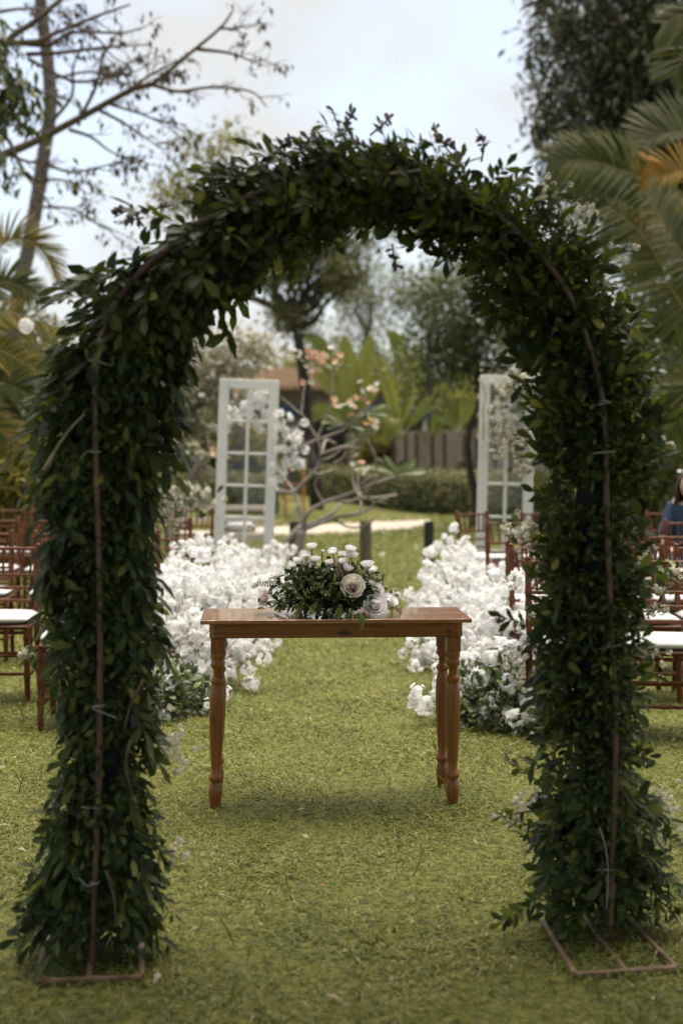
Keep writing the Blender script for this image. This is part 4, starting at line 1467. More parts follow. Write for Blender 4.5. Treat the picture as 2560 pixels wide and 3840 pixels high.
spray([Z4(a, b, 14.9) for a, b in ((790, 560), (830, 580), (850, 620), (800, 640), (860, 660), (740, 640), (880, 600), (700, 720), (760, 740), (720, 800), (740, 830), (780, 800), (840, 860), (800, 900), (850, 920), (830, 970), (720, 850))],
      'cream and white blossoms draped over the right door', M['cream'], .052, 6, leaves=70)
spray([Z4(a, b, 14.8) for a, b in ((645, 570), (700, 580), (740, 560), (640, 640), (650, 720), (660, 800), (650, 850))], 'small dried flower heads on the left stile of the right door', M['cream'], .025, 3, leaves=0)
spray([Z6(a, b, 13.4) for a, b in ((90, 1200), (180, 1230), (250, 1190), (310, 1210), (400, 1200), (440, 1180), (500, 1230), (560, 1250), (290, 1290), (210, 1290), (460, 1290))],
      'cream hydrangea arrangement on a stand behind the left chairs', M['cream'], .05, 6, 'flower_stand', leaves=110,
      stems=[[(-1.55, 13.4, 0), (-1.55, 13.4, .5), Z6(330, 1260, 13.4)], [(-1.62, 13.4, 0), (-1.6, 13.4, .5), Z6(360, 1260, 13.4)]])
spray([P(a, b, 9.4) for a, b in ((1895, 1985), (1930, 1995), (1960, 1980))], 'cream flower bunch tied to a right aisle chair back', M['cream'], .028, 5, 'flower_bunch', spread=.02, leaves=12)
spray([P(a, b, 7.5) for a, b in ((90, 2455), (115, 2460), (150, 2480), (165, 2500), (185, 2530))], 'cream flower bunch beside the near left chair leg', M['cream'], .022, 6, 'flower_bunch', spread=.018, leaves=10)
spray([P(a, b, 6.7) for a, b in ((2470, 2170), (2500, 2150), (2530, 2140), (2480, 2210), (2470, 2280))], 'cream flower bunch tied to the near right chair', M['cream'], .022, 6, 'flower_bunch', spread=.018, leaves=10)

for px, py in ((1440, 2010), (1550, 2008), (1524, 2026), (1566, 2064), (1590, 2100), (1430, 2090)):
    g = G(px, py)
    pb = MB()
    n = 6
    pb.inst(LEAFR, frames(rdirs(n) * np.array([1, 1, .3]), np.array([0, 0, 1.0]) + rdirs(n) * .6) * .05, np.array([0, 0, .05]) + rng.normal(scale=.02, size=(n, 3)))
    tag(put('fallen_petals', pb.mesh('fallen_petals', M['white']), None, g), 'white petals fallen on the lawn near the wooden posts', 'petals', 'white petals fallen on the lawn')


# ================================================================== CHAIRS
def ring_tube(pts, r, n=28, sides=9, rings=(.3, .62)):
    q = spline(pts, n)
    t = np.linspace(0, 1, n)
    rr = np.full(n, r)
    for c in rings:
        rr += r * .28 * np.exp(-((t - c) / .025) ** 2)
    return q, rr


def make_chair():
    root = thing('guest_chair', (0, 0, 0), 'x', 'chair')
    m = M['mahog']
    for sx in (-1, 1):
        b = MB()
        q, rr = ring_tube([(sx * .19, -.185, 0), (sx * .188, -.18, .22), (sx * .185, -.175, .445)], .0165, 30, 10, (.35, .6, .85))
        rr[:3] *= .85
        b.tube(q, rr, 10)
        part('leg', b, m, root, True, world=False)
        b = MB()
        q, rr = ring_tube([(sx * .175, .25, 0), (sx * .175, .205, .22), (sx * .175, .18, .45), (sx * .178, .19, .66), (sx * .18, .215, .87)], .0165, 60, 10, (.2, .38, .62, .72, .8, .95))
        b.tube(q, rr, 10)
        b.lathe([(.012, 0), (.019, .006), (.016, .016), (.005, .02)], (sx * .18, .2155, .868), 10)
        part('leg', b, m, root, True, world=False)
        for z in (.16, .28):
            b = MB()
            q, rr = ring_tube([(sx * .187, -.178, z), (sx * .176, .205, z)], .009, 20, 7, (.33, .66))
            b.tube(q, rr, 7)
            part('stretcher', b, m, root, True, world=False)
    for y, z, hx in ((-.18, .17, .187), (-.18, .29, .187), (.2, .22, .175), (-.178, .405, .187)):
        b = MB()
        q, rr = ring_tube([(-hx, y, z), (hx, y, z)], .0095, 24, 7, (.2, .5, .8))
        b.tube(q, rr, 7)
        part('stretcher', b, m, root, True, world=False)
    b = MB()
    b.box((0, 0, .437), (.40, .40, .028), bev=.01)
    part('seat', b, m, root, world=False)
    # cushion: puffed square pad
    k = 11
    g = np.linspace(-1, 1, k)
    V, F = [], []
    for s_ in (1, -1):
        for yy in g:
            for xx in g:
                e = (1 - abs(xx) ** 6) * (1 - abs(yy) ** 6)
                sq = 1 - .05 * (xx * xx * yy * yy)
                V.append((xx * .198 * sq, yy * .198 * sq, .477 + s_ * (.005 + .021 * e ** .5) + (.006 * (1 - xx * xx) * (1 - yy * yy) if s_ > 0 else 0)))
    for s_ in range(2):
        for j in range(k - 1):
            for i in range(k - 1):
                a = s_ * k * k + j * k + i
                f = (a, a + 1, a + k + 1, a + k)
                F.append(f if s_ == 0 else f[::-1])
    for i in range(k - 1):
        for a, b2 in ((i, i + 1), ((k - 1) * k + i + 1, (k - 1) * k + i), ((i + 1) * k, i * k), (i * k + k - 1, (i + 1) * k + k - 1)):
            F.append((a, a + k * k, b2 + k * k, b2))
    b = MB()
    b.add(V, F)
    part('cushion', b, M['cushion'], root, True, world=False)
    for z, y in ((.855, .213), (.70, .195), (.625, .188), (.55, .183)):
        b = MB()
        q, rr = ring_tube([(-.178, y, z), (0, y + .012, z), (.178, y, z)], .0095, 26, 7, (.17, .33, .5, .67, .83))
        b.tube(q, rr, 7)
        part('rail', b, m, root, True, world=False)
    for k_ in range(6):
        xx = (-2.5 + k_) * .056
        b = MB()
        q, rr = ring_tube([(xx * .92, .206, .70), (xx, .218, .78), (xx * 1.08, .224, .855)], .0075, 14, 6, (.5,))
        b.tube(q, rr, 6)
        part('spindle', b, m, root, True, world=False)
    return root


proto = make_chair()
index_kids(proto)
ordn = ['nearest', 'second', 'third', 'fourth', 'fifth', 'sixth']
seat = ['at the aisle', 'second from aisle', 'third from aisle', 'fourth from aisle', 'fifth from aisle']
first = True


def place(x, y, rz, label):
    global first
    if first:
        o, first = proto, False
    else:
        o = copy_tree(proto)
    o.location = (x, y, 0)
    o.rotation_euler = (0, 0, rz)
    o['label'] = label
    o['group'] = 'cushioned chairs beside the aisle'
    return o


rowsL = [(7.62, [-1.36, -2.02]), (8.4, [-1.50, -1.97]), (9.9, [-1.43, -1.92, -2.46]), (11.85, [-1.42, -1.9, -2.38, -2.86]), (14.0, [-1.45, -2.85, -3.3])]
for r_, (y, xs_) in enumerate(rowsL):
    for k, x in enumerate(xs_):
        place(x, y - .21, R(rng.uniform(-7, 7) + 3), 'wooden chair with white cushion left of the aisle, %s row, %s' % (ordn[r_], seat[k] if not (r_ == 4 and k) else ['', 'fourth from aisle', 'fifth from aisle'][k]))
rowsR = [(7.35, [1.15, 1.62]), (8.4, [1.18, 1.72, 2.16]), (9.5, [1.28, 1.76, 2.22]), (11.4, [1.35, 2.3, 2.76]), (13.2, [1.33, 1.85, 3.0])]
for r_, (y, xs_) in enumerate(rowsR):
    for k, x in enumerate(xs_):
        a = R(rng.uniform(-6, 6) - 3)
        if r_ == 4 and k == 0:
            a = R(35)
        place(x, y - .21, a, 'wooden chair with white cushion right of the aisle, %s row, %s' % (ordn[r_], seat[k]))

# cream bench behind the left door
bc = Z6(700, 1500, 19)
root = thing('garden_bench', (bc[0], 19, 0), 'cream wooden garden bench with white cushion seen through the left door', 'bench')
hw = .62
for sx in (-1, 1):
    for sy in (-1, 1):
        b = MB()
        b.box((sx * hw, sy * .26, .32), (.06, .06, .64), bev=.006)
        part('leg', b, M['creamwood'], root, world=False)
    b = MB()
    b.box((sx * hw, 0, .655), (.07, .62, .03), bev=.006)
    part('armrest', b, M['creamwood'], root, world=False)
for z in (.68, .52):
    b = MB()
    b.box((0, .27, z), (2 * hw - .07, .03, .07), bev=.006)
    part('back_rail', b, M['creamwood'], root, world=False)
for k in range(6):
    b = MB()
    b.box((0, -.22 + k * .085, .36), (2 * hw - .07, .075, .025), bev=.004)
    part('slat', b, M['creamwood'], root, world=False)
b = MB()
b.box((0, -.27, .32), (2 * hw - .07, .025, .09), bev=.004)
part('front_rail', b, M['creamwood'], root, world=False)
b = MB()
b.box((.25, 0, .52), (.46, .44, .16), rz=.1, bev=.06)
tag(put('bench_cushion', b.mesh('bench_cushion', M['cushion'], True), None, (bc[0], 18.97, -.065)), 'white cushion lying on the cream garden bench', 'cushion')
# orange crate on the lawn by the hedge
g = Z5(215, 935, 31)
root = thing('crate', (g[0], 31, 0), 'small orange painted crate stand on the lawn beside the left hedge end', 'crate')
for sx in (-1, 1):
    b = MB()
    b.box((sx * .2, 0, .55), (.04, .4, 1.1), bev=.004)
    part('side', b, M['orangebox'], root, world=False)
for z in (.4, .75, 1.08):
    b = MB()
    b.box((0, 0, z), (.36, .38, .03))
    part('shelf', b, M['orangebox'], root, world=False)


# ================================================================== SEATED WOMAN, right edge
def skin_body(name, verts, edges, radii, root, mat, sub=2, rootv=0):
    me = bpy.data.meshes.new(name)
    me.from_pydata([tuple(v) for v in verts], edges, [])
    me.materials.append(mat)
    o = put(name, me, root)
    md = o.modifiers.new('skin', 'SKIN')
    md.use_smooth_shade = True
    for i, r_ in enumerate(radii):
        rr = r_ if isinstance(r_, tuple) else (r_, r_)
        me.skin_vertices[0].data[i].radius = rr
        me.skin_vertices[0].data[i].use_root = (i == rootv)
    sb = o.modifiers.new('sub', 'SUBSURF')
    sb.levels = sub
    sb.render_levels = sub
    return o


WX, WY = 2.935, 12.05
root = thing('person', (WX, WY, 0), 'seated woman in navy dress with long dark hair and a white hair clip', 'person')
root.rotation_euler = (0, 0, R(-25))
# local frame: she faces -Y
bv = [(0, .02, .50), (0, .03, .64), (0, .05, .78), (0, .05, .92), (0, .04, 1.00), (0, .03, 1.05),
      (-.15, .05, .955), (-.21, .0, .75), (-.13, -.2, .62), (.15, .05, .955), (.21, .0, .75), (.13, -.2, .62),
      (-.09, -.02, .53), (-.10, -.40, .52), (-.10, -.40, .12), (.09, -.02, .53), (.10, -.40, .52), (.10, -.40, .12)]
be = [(0, 1), (1, 2), (2, 3), (3, 4), (4, 5), (3, 6), (6, 7), (7, 8), (3, 9), (9, 10), (10, 11), (0, 12), (12, 13), (13, 14), (0, 15), (15, 16), (16, 17)]
br = [(.15, .12), (.125, .10), (.14, .105), (.13, .09), (.06, .055), .05, .062, .045, .032, .062, .045, .032, .095, .07, .042, .095, .07, .042]
skin_body('body', bv, be, br, root, M['skin'])
dv_ = [(v[0], v[1], v[2]) for v in bv[:4]] + [bv[6], tuple((np.array(bv[7]) * .6 + np.array(bv[8]) * .4)), bv[9], tuple((np.array(bv[10]) * .6 + np.array(bv[11]) * .4)), bv[12], (-.09, -.42, .52), (-.09, -.45, .25), bv[15], (.09, -.42, .52), (.09, -.45, .25)]
de = [(0, 1), (1, 2), (2, 3), (3, 4), (4, 5), (3, 6), (6, 7), (0, 8), (8, 9), (9, 10), (0, 11), (11, 12), (12, 13)]
skin_body('dress', dv_, de, [(.17, .14), (.145, .12), (.155, .12), (.142, .10), .074, .062, .074, .062, .115, .10, .105, .115, .10, .105], root, M['navy'])
hb = MB()   # head with nose, eyes and mouth relief
k, kk = 14, 18
V, F = [], []
for j in range(k + 1):
    th = math.pi * j / k
    for i in range(kk):
        ph_ = 6.283 * i / kk
        x_, y_, z_ = math.sin(th) * math.cos(ph_), math.sin(th) * math.sin(ph_), math.cos(th)
        jaw = 1 - .28 * max(0, -z_) ** 1.3
        f_ = max(0, -y_)
        nose = .022 * math.exp(-(x_ / .16) ** 2 - ((z_ + .12) / .22) ** 2) * (f_ > .5)
        eye = -.010 * (math.exp(-((abs(x_) - .36) / .14) ** 2 - ((z_ - .04) / .10) ** 2)) * (f_ > .3)
        lip = .007 * math.exp(-(x_ / .25) ** 2 - ((z_ + .46) / .08) ** 2) * (f_ > .3)
        V.append((x_ * .074 * jaw, y_ * .094 * (jaw * .5 + .5) - (nose + eye + lip) * 1.0 + .02, 1.135 + z_ * .115))
for j in range(k):
    for i in range(kk):
        F.append((j * kk + i, (j + 1) * kk + i, (j + 1) * kk + (i + 1) % kk, j * kk + (i + 1) % kk))
hb.add(V, F)
part('head', hb, M['skin'], root, True, world=False)
hb = MB()
for kx in range(190):   # hair locks from the crown down the back and over the shoulders
    a = rng.uniform(-.35, 3.49)
    cx, cy = math.cos(a), math.sin(a)
    L_ = rng.uniform(.35, .52) if cy > -.2 else .3
    st = np.array([cx * .03, .02 + cy * .04, 1.245])
    m1 = np.array([cx * .088, .02 + cy * .108, 1.17])
    m2 = np.array([cx * .105 + rng.normal(scale=.01), .03 + cy * .12, 1.04])
    m3 = np.array([cx * .165 + rng.normal(scale=.02), .045 + cy * .13, 1.2 - L_ + rng.normal(scale=.02)])
    q = spline([st, m1, m2, m2 * .5 + m3 * .5 + rng.normal(scale=.012, size=3), m3], 14)
    hb.tube(q, np.linspace(.018, .006, 14), 5)
part('hair', hb, M['hair'], root, True, world=False)
hb = MB()
for sx in (-1, 0, 1):
    hb.inst(leaf_round(.8, .2), frames(np.array([[sx * .6, .4, .6]]), np.array([[-.6, .2, .8]])) * .05, np.array([[-.055 + sx * .012, .03, 1.255]]))
part('hair_clip', hb, M['white'], root, world=False)
b = MB()
q = spline([(-.12, -.06, .99), (-.115, -.02, 1.035), (-.12, .05, 1.02), (-.10, .135, .93), (-.06, .155, .8)], 18)
b.tube(q, .006, 5)
part('strap', b, M['creamwood'], root, True, world=False)
for sx in (-1, 1):
    b = MB()
    b.box((sx * .10, -.45, .045), (.08, .22, .07), bev=.03)
    part('shoe', b, M['shoe'], root, True, world=False)
    hv = [(sx * .13, -.2, .62), (sx * .09, -.27, .61), (sx * .06, -.31, .60), (sx * .075, -.345, .60), (sx * .08, -.37, .585), (sx * .06, -.35, .60), (sx * .06, -.38, .585),
          (sx * .045, -.345, .6), (sx * .043, -.37, .585), (sx * .03, -.335, .6), (sx * .028, -.355, .588), (sx * .06, -.255, .62), (sx * .035, -.28, .625)]
    he = [(0, 1), (1, 2), (2, 3), (3, 4), (2, 5), (5, 6), (2, 7), (7, 8), (2, 9), (9, 10), (1, 11), (11, 12)]
    skin_body('hand', hv, he, [.027, .03, .03, .009, .007, .009, .007, .009, .007, .008, .007, .01, .008], root, M['skin'], 1)
place(WX, WY + .0, R(-25), 'wooden chair at the right edge that the woman in navy sits on')

# ================================================================== TABLE
TY, TRZ = 5.83, R(3.4)
root = thing('wooden_table', (-.031, TY, 0), 'varnished wooden side table with turned legs carrying the flower arrangement', 'table')
root.rotation_euler = (0, 0, TRZ)
TW, TDp, TH = 1.078, .43, .762
b = MB()
b.box((0, -TDp / 4 - .0005, TH - .0085), (TW, TDp / 2 - .001, .017), bev=.0025)
part('top_board', b, M['wood'], root, world=False)
b = MB()
b.box((0, TDp / 4 + .0005, TH - .0085), (TW, TDp / 2 - .001, .017), bev=.0025)
part('top_board', b, M['wood'], root, world=False)
az = TH - .0175 - .0295
hw, hd = .503, .180
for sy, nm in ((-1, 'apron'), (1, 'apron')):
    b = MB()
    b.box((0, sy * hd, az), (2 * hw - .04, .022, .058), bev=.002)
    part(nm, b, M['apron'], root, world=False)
for sx in (-1, 1):
    b = MB()
    b.box((sx * (hw - .010), 0, az), (.022, 2 * hd + .022, .0585), bev=.002)
    part('apron', b, M['wood'], root, world=False)
prof_px = [(57, 2255), (66, 2200), (74, 2140), (82, 2060), (80, 2010), (68, 1950), (56, 1922), (70, 1905), (82, 1875), (82, 1850), (70, 1820), (55, 1795), (60, 1700), (72, 1500), (82, 1300),
           (88, 1100), (88, 900), (83, 780), (68, 705), (60, 668), (72, 655), (83, 625), (80, 600), (64, 580), (52, 565), (52, 480), (64, 457), (80, 440), (84, 405), (74, 365), (70, 348),
           (84, 338), (86, 300), (86, 262), (80, 252)]
k_ = 3.136e-4
prof = [(a * k_ * 1.08, (2255 - b_) * k_) for a, b_ in prof_px]
legtop = az - .03
for sx in (-1, 1):
    for sy in (-1, 1):
        b = MB()
        lx, ly = sx * (hw - .032), sy * (hd - .022)
        lean = -.022 if sx < 0 else .0
        # lean: foot stands a little further out than the block on the left side
        pr = np.array(prof)
        b.lathe(pr, (lx + (-.014 if sx < 0 else 0), ly, 0), 20, lean=((.022 if sx < 0 else 0), 0))
        blk0 = prof[-1][1] - .002
        b.box((lx, ly, (blk0 + legtop) / 2), (.056, .056, legtop - blk0), bev=.003)
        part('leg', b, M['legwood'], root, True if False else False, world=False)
for o in [o for o in bpy.data.objects if o.parent is root and o.name.startswith('leg')]:
    me = o.data
    sm = np.zeros(len(me.polygons), bool)
    sm[:] = True
    me.polygons.foreach_set('use_smooth', sm)
    md = o.modifiers.new('edges', 'EDGE_SPLIT')
    md.split_angle = R(40)

# ================================================================== FLOWER ARRANGEMENT ON THE TABLE
BY = TY - .03


def Zb(a, b_, d=BY):
    return P(900 + a * .4209, 1960 + b_ * .4209, d)


tz = TH
bc = Zb(790, 870)
root = thing('flower_arrangement', (bc[0], BY, tz), 'low arrangement of white roses, ranunculus and dark leaves on the wooden table', 'flower arrangement')
LB = leaf_round(.52, .14)
LF_ME = []
for k in range(4):
    q_ = MB()
    q_.add(*leaf_fine(.42 + .07 * k, .1 + .05 * k, .05))
    LF_ME.append(q_.mesh('leaf', M['bouquet'], True))
# leafy sprigs growing out of a base cushion
org = np.array([bc[0] - .0, BY, tz + .03])
lb, sb = MB(), MB()
singles = 0
for k in range(400):
    a = rng.uniform(0, 6.283)
    e = math.asin(rng.uniform(-.05, .98))
    dv = np.array([math.cos(a) * math.cos(e), math.sin(a) * math.cos(e), math.sin(e)])
    ext = 1 / math.sqrt((dv[0] / .275) ** 2 + (dv[1] / .155) ** 2 + (dv[2] / .185) ** 2)
    tip = org + dv * ext * rng.uniform(.72, 1.06)
    tip[2] = max(tip[2], tz + .012)
    base = org + (tip - org) * .25
    q_ = spline([base, (base + tip) / 2 + np.array([0, 0, .015]), tip + np.array([0, 0, -.006])], 8)
    q_[:, 2] = np.maximum(q_[:, 2], tz + .006)
    sb.tube(q_, np.linspace(.0022, .0012, 8), 4, cap=False)
    nl = 8
    for j in range(nl):
        p = q_[min(7, 1 + j)]
        sd = unit(np.cross(unit(tip - base), rdirs(1)[0]))
        ldir = unit(unit(tip - base) * .7 + sd * .8 + rng.normal(scale=.15, size=3))
        nrm_ = dv * .7 + np.array([0, -.15, .5]) + rng.normal(scale=.4, size=3)
        L_ = rng.uniform(.022, .042)
        if p[2] + ldir[2] * L_ < tz + .004:
            ldir[2] = max(ldir[2], .02)
        Mm = frames(ldir[None], nrm_[None])[0] * L_
        front = (p[1] < BY - .05) and j >= nl - 3
        if front and singles < 290:
            put('leaf', LF_ME[(k + j) % 4], root, p - np.array(root.location), Mm)
            singles += 1
        else:
            lb.inst(LB, Mm[None], p[None])
part('foliage', lb, M['bouquet'], root, kind='stuff')
part('stems', sb, M['bouquet'], root, kind='stuff')


def petal_patch(r, h, a0, span, flare, n=6, m=5, lip=.12):
    V, F = [], []
    for j in range(m):
        v = j / (m - 1)
        for i in range(n):
            u = i / (n - 1) * 2 - 1
            edge_ = 1 - .22 * u * u * v
            rr = r * (.35 + .65 * math.sin(min(1, v * 1.05) * math.pi / 2)) * (1 + flare * v * v)
            z = h * v * edge_
            a = a0 + u * span * (.35 + .65 * math.sin(max(.12, v) * math.pi * .62)) + rng.normal(scale=.01)
            if v > .8:
                rr += max(0, lip) * r * (v - .8) / .2 * (.5 + .5 * abs(u))
                z -= lip * h * .5 * (v - .8) / .2 * abs(u)
            V.append((rr * math.cos(a), rr * math.sin(a), z))
    for j in range(m - 1):
        for i in range(n - 1):
            F.append((j * n + i, j * n + i + 1, (j + 1) * n + i + 1, (j + 1) * n + i))
    return V, F


def rose(root, c, r, axis, mat, name='rose', layers=5):
    fb = MB()
    axis = unit(np.asarray(axis, float))
    Rm = frames(np.cross(axis, rdirs(1)[0])[None], axis[None])[0]
    spec = [(.10, .86, -.3, 3, .95), (.20, .87, -.25, 3, .9), (.31, .87, -.18, 4, .85), (.43, .86, -.1, 4, .85), (.56, .83, .0, 5, .8), (.72, .76, .16, 5, .8), (.88, .64, .34, 6, .72)]
    for li, (rr, hh, fl, k, span) in enumerate(spec):
        a0 = rng.random() * 6
        for i in range(k):
            V, F = petal_patch(rr * r, hh * r * 1.25 * rng.uniform(.92, 1.06), a0 + i * 6.283 / k, span * 6.283 / k * 1.1, fl + rng.uniform(-.03, .06), lip=.08 + .16 * li / 6)
            V = (np.array(V) - np.array([0, 0, r * .6])) @ Rm.T + np.asarray(c)
            fb.add(V, F, 0)
    # sepal cup beneath
    V = []
    fb2 = MB()
    fb2.lathe([(.05 * r, -.85 * r), (.3 * r, -.72 * r), (.45 * r, -.55 * r)], (0, 0, 0), 8)
    fb.add(np.concatenate(fb2.v) @ Rm.T + np.asarray(c), [tuple(f) for a in fb2.q for f in a], 1)
    return part(name, fb, [mat, M['sepal']], root, True)


def ranunculus(root, c, r, axis):
    c = np.asarray(c)
    fb = MB()
    axis = unit(np.asarray(axis, float))
    Rm = frames(np.cross(axis, rdirs(1)[0])[None], axis[None])[0]
    for rr, hh, fl, k in ((.30, 1.0, -.4, 4), (.52, 1.05, -.3, 6), (.74, 1.0, -.15, 8), (.92, .9, -.02, 9)):
        a0 = rng.random() * 6
        for i in range(k):
            V, F = petal_patch(rr * r, hh * r * 1.15, a0 + i * 6.283 / k, .62 * 6.283 / k, fl, 5, 4, .06)
            fb.add((np.array(V) - np.array([0, 0, r * .3])) @ Rm.T + c, F, 0)
    sb2 = MB()
    for i in range(9):
        a = i * .698
        sb2.inst(leaf_pointed(.3), frames(np.array([[math.cos(a), math.sin(a), .35]]), np.array([[0, 0, -1.0]])) * r * .75, np.array([[0, 0, -r * .36]]))
    fb.add(np.concatenate(sb2.v) @ Rm.T + c, [tuple(f) for a in sb2.t for f in a], 1)
    o = part('ranunculus', fb, [M['rose_white'], M['sepal']], root, True)
    st = MB()
    base = np.array([c[0] * .7 + org[0] * .3, c[1] * .6 + BY * .4, tz + .08])
    q_ = spline([c - axis * r * .32, c - axis * r - np.array([0, 0, .03]), base], 8)
    st.tube(q_, .0022, 5)
    so_ = put('stem', st.mesh('stem', M['sepal'], True, np.array(root.location)), o)
    return o


for a, b_, r in ((640, 222, 46), (980, 247, 48), (995, 302, 52), (825, 268, 42), (910, 294, 40), (585, 300, 42), (670, 338, 46), (510, 352, 46), (585, 368, 36), (800, 365, 42), (905, 356, 42),
                 (955, 418, 46), (860, 385, 36), (1135, 390, 58), (1178, 428, 42), (545, 345, 38), (1165, 545, 36), (470, 390, 30), (820, 440, 32), (735, 255, 16)):
    ranunculus(root, Zb(a, b_, BY + rng.uniform(-.09, .02)), r * 1.12 * .4209 / 915, (rng.normal(scale=.25), rng.normal(scale=.2) - .1, 1))
for a, b_, r, ax, m_, dy in ((312, 458, 66, (-.5, -.3, .8), 'rose_white', .0), (208, 672, 58, (-.8, -.5, .35), 'rose_pink', -.02), (262, 612, 40, (-.6, .2, .7), 'rose_pink', .05),
                             (1003, 565, 82, (-.05, -.95, .35), 'rose_peach', -.13), (1228, 592, 44, (.45, -.75, .5), 'rose_white', -.08), (1200, 735, 80, (.1, -.8, .55), 'rose_white', -.12),
                             (1325, 685, 66, (.35, -.5, .8), 'rose_white', -.07)):
    rose(root, Zb(a, b_, BY + dy), r * .4209 / 915, ax, M[m_])


def fern(root, pts, mat, L_=.016, n=14, d=BY - .1):
    q_ = spline([Zb(a, b_, d + rng.normal(scale=.008)) for a, b_ in pts], n)
    fb = MB()
    fb.tube(q_, .0009, 4)
    tan = unit(np.gradient(q_, axis=0))
    sd = unit(np.cross(tan, np.array([.2, -1, .2])))
    for s_ in (-1, 1):
        fb.inst(leaf_pointed(.45), frames(tan * .5 + sd * s_ + rng.normal(scale=.12, size=(n, 3)), np.tile([0, -1, .4], (n, 1))) * (L_ * np.linspace(1.1, .5, n))[:, None, None], q_)
    part('fern_sprig', fb, mat, root)


fern(root, [(950, 590), (900, 490), (868, 390), (860, 330)], M['fernpink'], .024, 18)
fern(root, [(1000, 290), (1040, 260), (1095, 235)], M['fern'], .012, 10, BY + .02)
fern(root, [(900, 260), (930, 215), (935, 175)], M['fern'], .009, 9, BY + .03)
fern(root, [(1060, 830), (1080, 880), (1085, 950)], M['fern'], .016, 14, BY - .225)
fern(root, [(1040, 810), (1090, 850), (1120, 880)], M['fern'], .014, 12, BY - .225)
fern(root, [(1340, 740), (1400, 770), (1430, 800), (1415, 850)], M['fern'], .013, 12, BY - .13)
fern(root, [(1380, 640), (1410, 680), (1440, 760)], M['fern'], .010, 10)
fern(root, [(1370, 610), (1400, 600), (1432, 612)], M['fern'], .010, 8)
fern(root, [(1330, 740), (1350, 790), (1355, 850)], M['fern'], .012, 10, BY - .13)
fern(root, [(460, 480), (480, 570), (520, 640), (570, 690)], M['fern'], .006, 14, BY - .17)
fern(root, [(1090, 470), (1070, 440), (1050, 400)], M['fernpink'], .012, 8)
fern(root, [(1180, 480), (1200, 520), (1195, 570)], M['fern'], .012, 9)
fern(root, [(600, 380), (590, 330), (600, 300)], M['fern'], .012, 8)
fern(root, [(320, 540), (240, 545), (160, 545), (118, 580)], M['bouquet'], .018, 12, BY - .05)
fern(root, [(470, 860), (510, 800), (550, 730)], M['fern'], .018, 9, BY - .19)
fern(root, [(640, 800), (650, 760), (680, 710)], M['fern'], .018, 8, BY - .19)
fern(root, [(850, 860), (880, 800), (890, 740)], M['fern'], .02, 9, BY - .2)
fern(root, [(570, 630), (640, 590), (700, 580), (740, 560)], M['fern'], .016, 8, BY - .19)
fern(root, [(960, 860), (990, 820), (1000, 780)], M['fern'], .018, 8, BY - .2)

# ================================================================== GARLAND ARCH
root = thing('flower_arch', (0.05, 3.96, 0), 'metal garden arch covered in dark green leaf garland framing the table', 'arch')


def arch_depth(x):
    return 3.86 + (x + .676) * .132


def on_arch(px, py, off=0.0):
    """photo d-pixel -> point on the arch plane (front hoop), pushed off metres back"""
    d_ = 3.95
    for _ in range(6):
        p = Pd(px, py, d_)
        d_ = arch_depth(p[0]) + off
    return Pd(px, py, d_)


back = unit(np.array([-.131, .991, 0]))
hoopL = [(212, 2262), (215, 2100), (222, 1950), (228, 1750), (230, 1400), (222, 1100), (218, 900), (238, 760), (298, 652), (400, 562), (500, 490), (600, 440), (745, 403)]
hoopR = [(880, 405), (1000, 425), (1090, 460), (1160, 510), (1215, 560), (1290, 650), (1340, 760), (1375, 880), (1390, 1000), (1393, 1200), (1405, 1500), (1412, 1650), (1410, 1850), (1403, 2000), (1402, 2190)]
hp = [on_arch(a, b_) for a, b_ in hoopL + hoopR]
hp[0][2] = .012
hp[-1][2] = .012
hq = spline(hp, 160)
b = MB()
b.tube(hq, .0088, 10)
part('hoop', b, M['copper'], root, True)
b = MB()
hq2 = hq + back * .10
hq2[:, 2] = np.maximum(hq2[:, 2], .012)
b.tube(hq2, .0088, 10)
part('hoop', b, M['copper'], root, True)
b = MB()
for t in (6, 22, 45, 70, 95, 120, 140, 154):
    b.tube([hq[t], hq2[t]], .006, 6)
part('cross_rung', b, M['copper'], root, True)


def bar(p, q, name='base_bar', w_=.014):
    p, q = np.array(p), np.array(q)
    p[2] = q[2] = 0
    L_ = np.linalg.norm(q - p)
    b = MB()
    b.box(((p + q) / 2)[:2].tolist() + [.014], (L_, w_, .014), math.atan2(q[1] - p[1], q[0] - p[0]), bev=.003)
    part(name, b, M['base'], root)


for c4 in ([G(134, 3700), G(533, 3684), G(528, 3474), G(196, 3484)], [G(2156, 3674), G(2534, 3648), G(2340, 3451), G(2033, 3471)]):
    for i in range(4):
        a_, b_ = c4[i], c4[(i + 1) % 4]
        u_ = unit(b_ - a_) * .0095
        bar(a_ + (u_ if i % 2 else -u_ * 0), b_ - (u_ if i % 2 else u_ * 0))
    bar((c4[0] + c4[1]) / 2 + unit(c4[2] - c4[1]) * .01, (c4[2] + c4[3]) / 2 - unit(c4[2] - c4[1]) * .01)

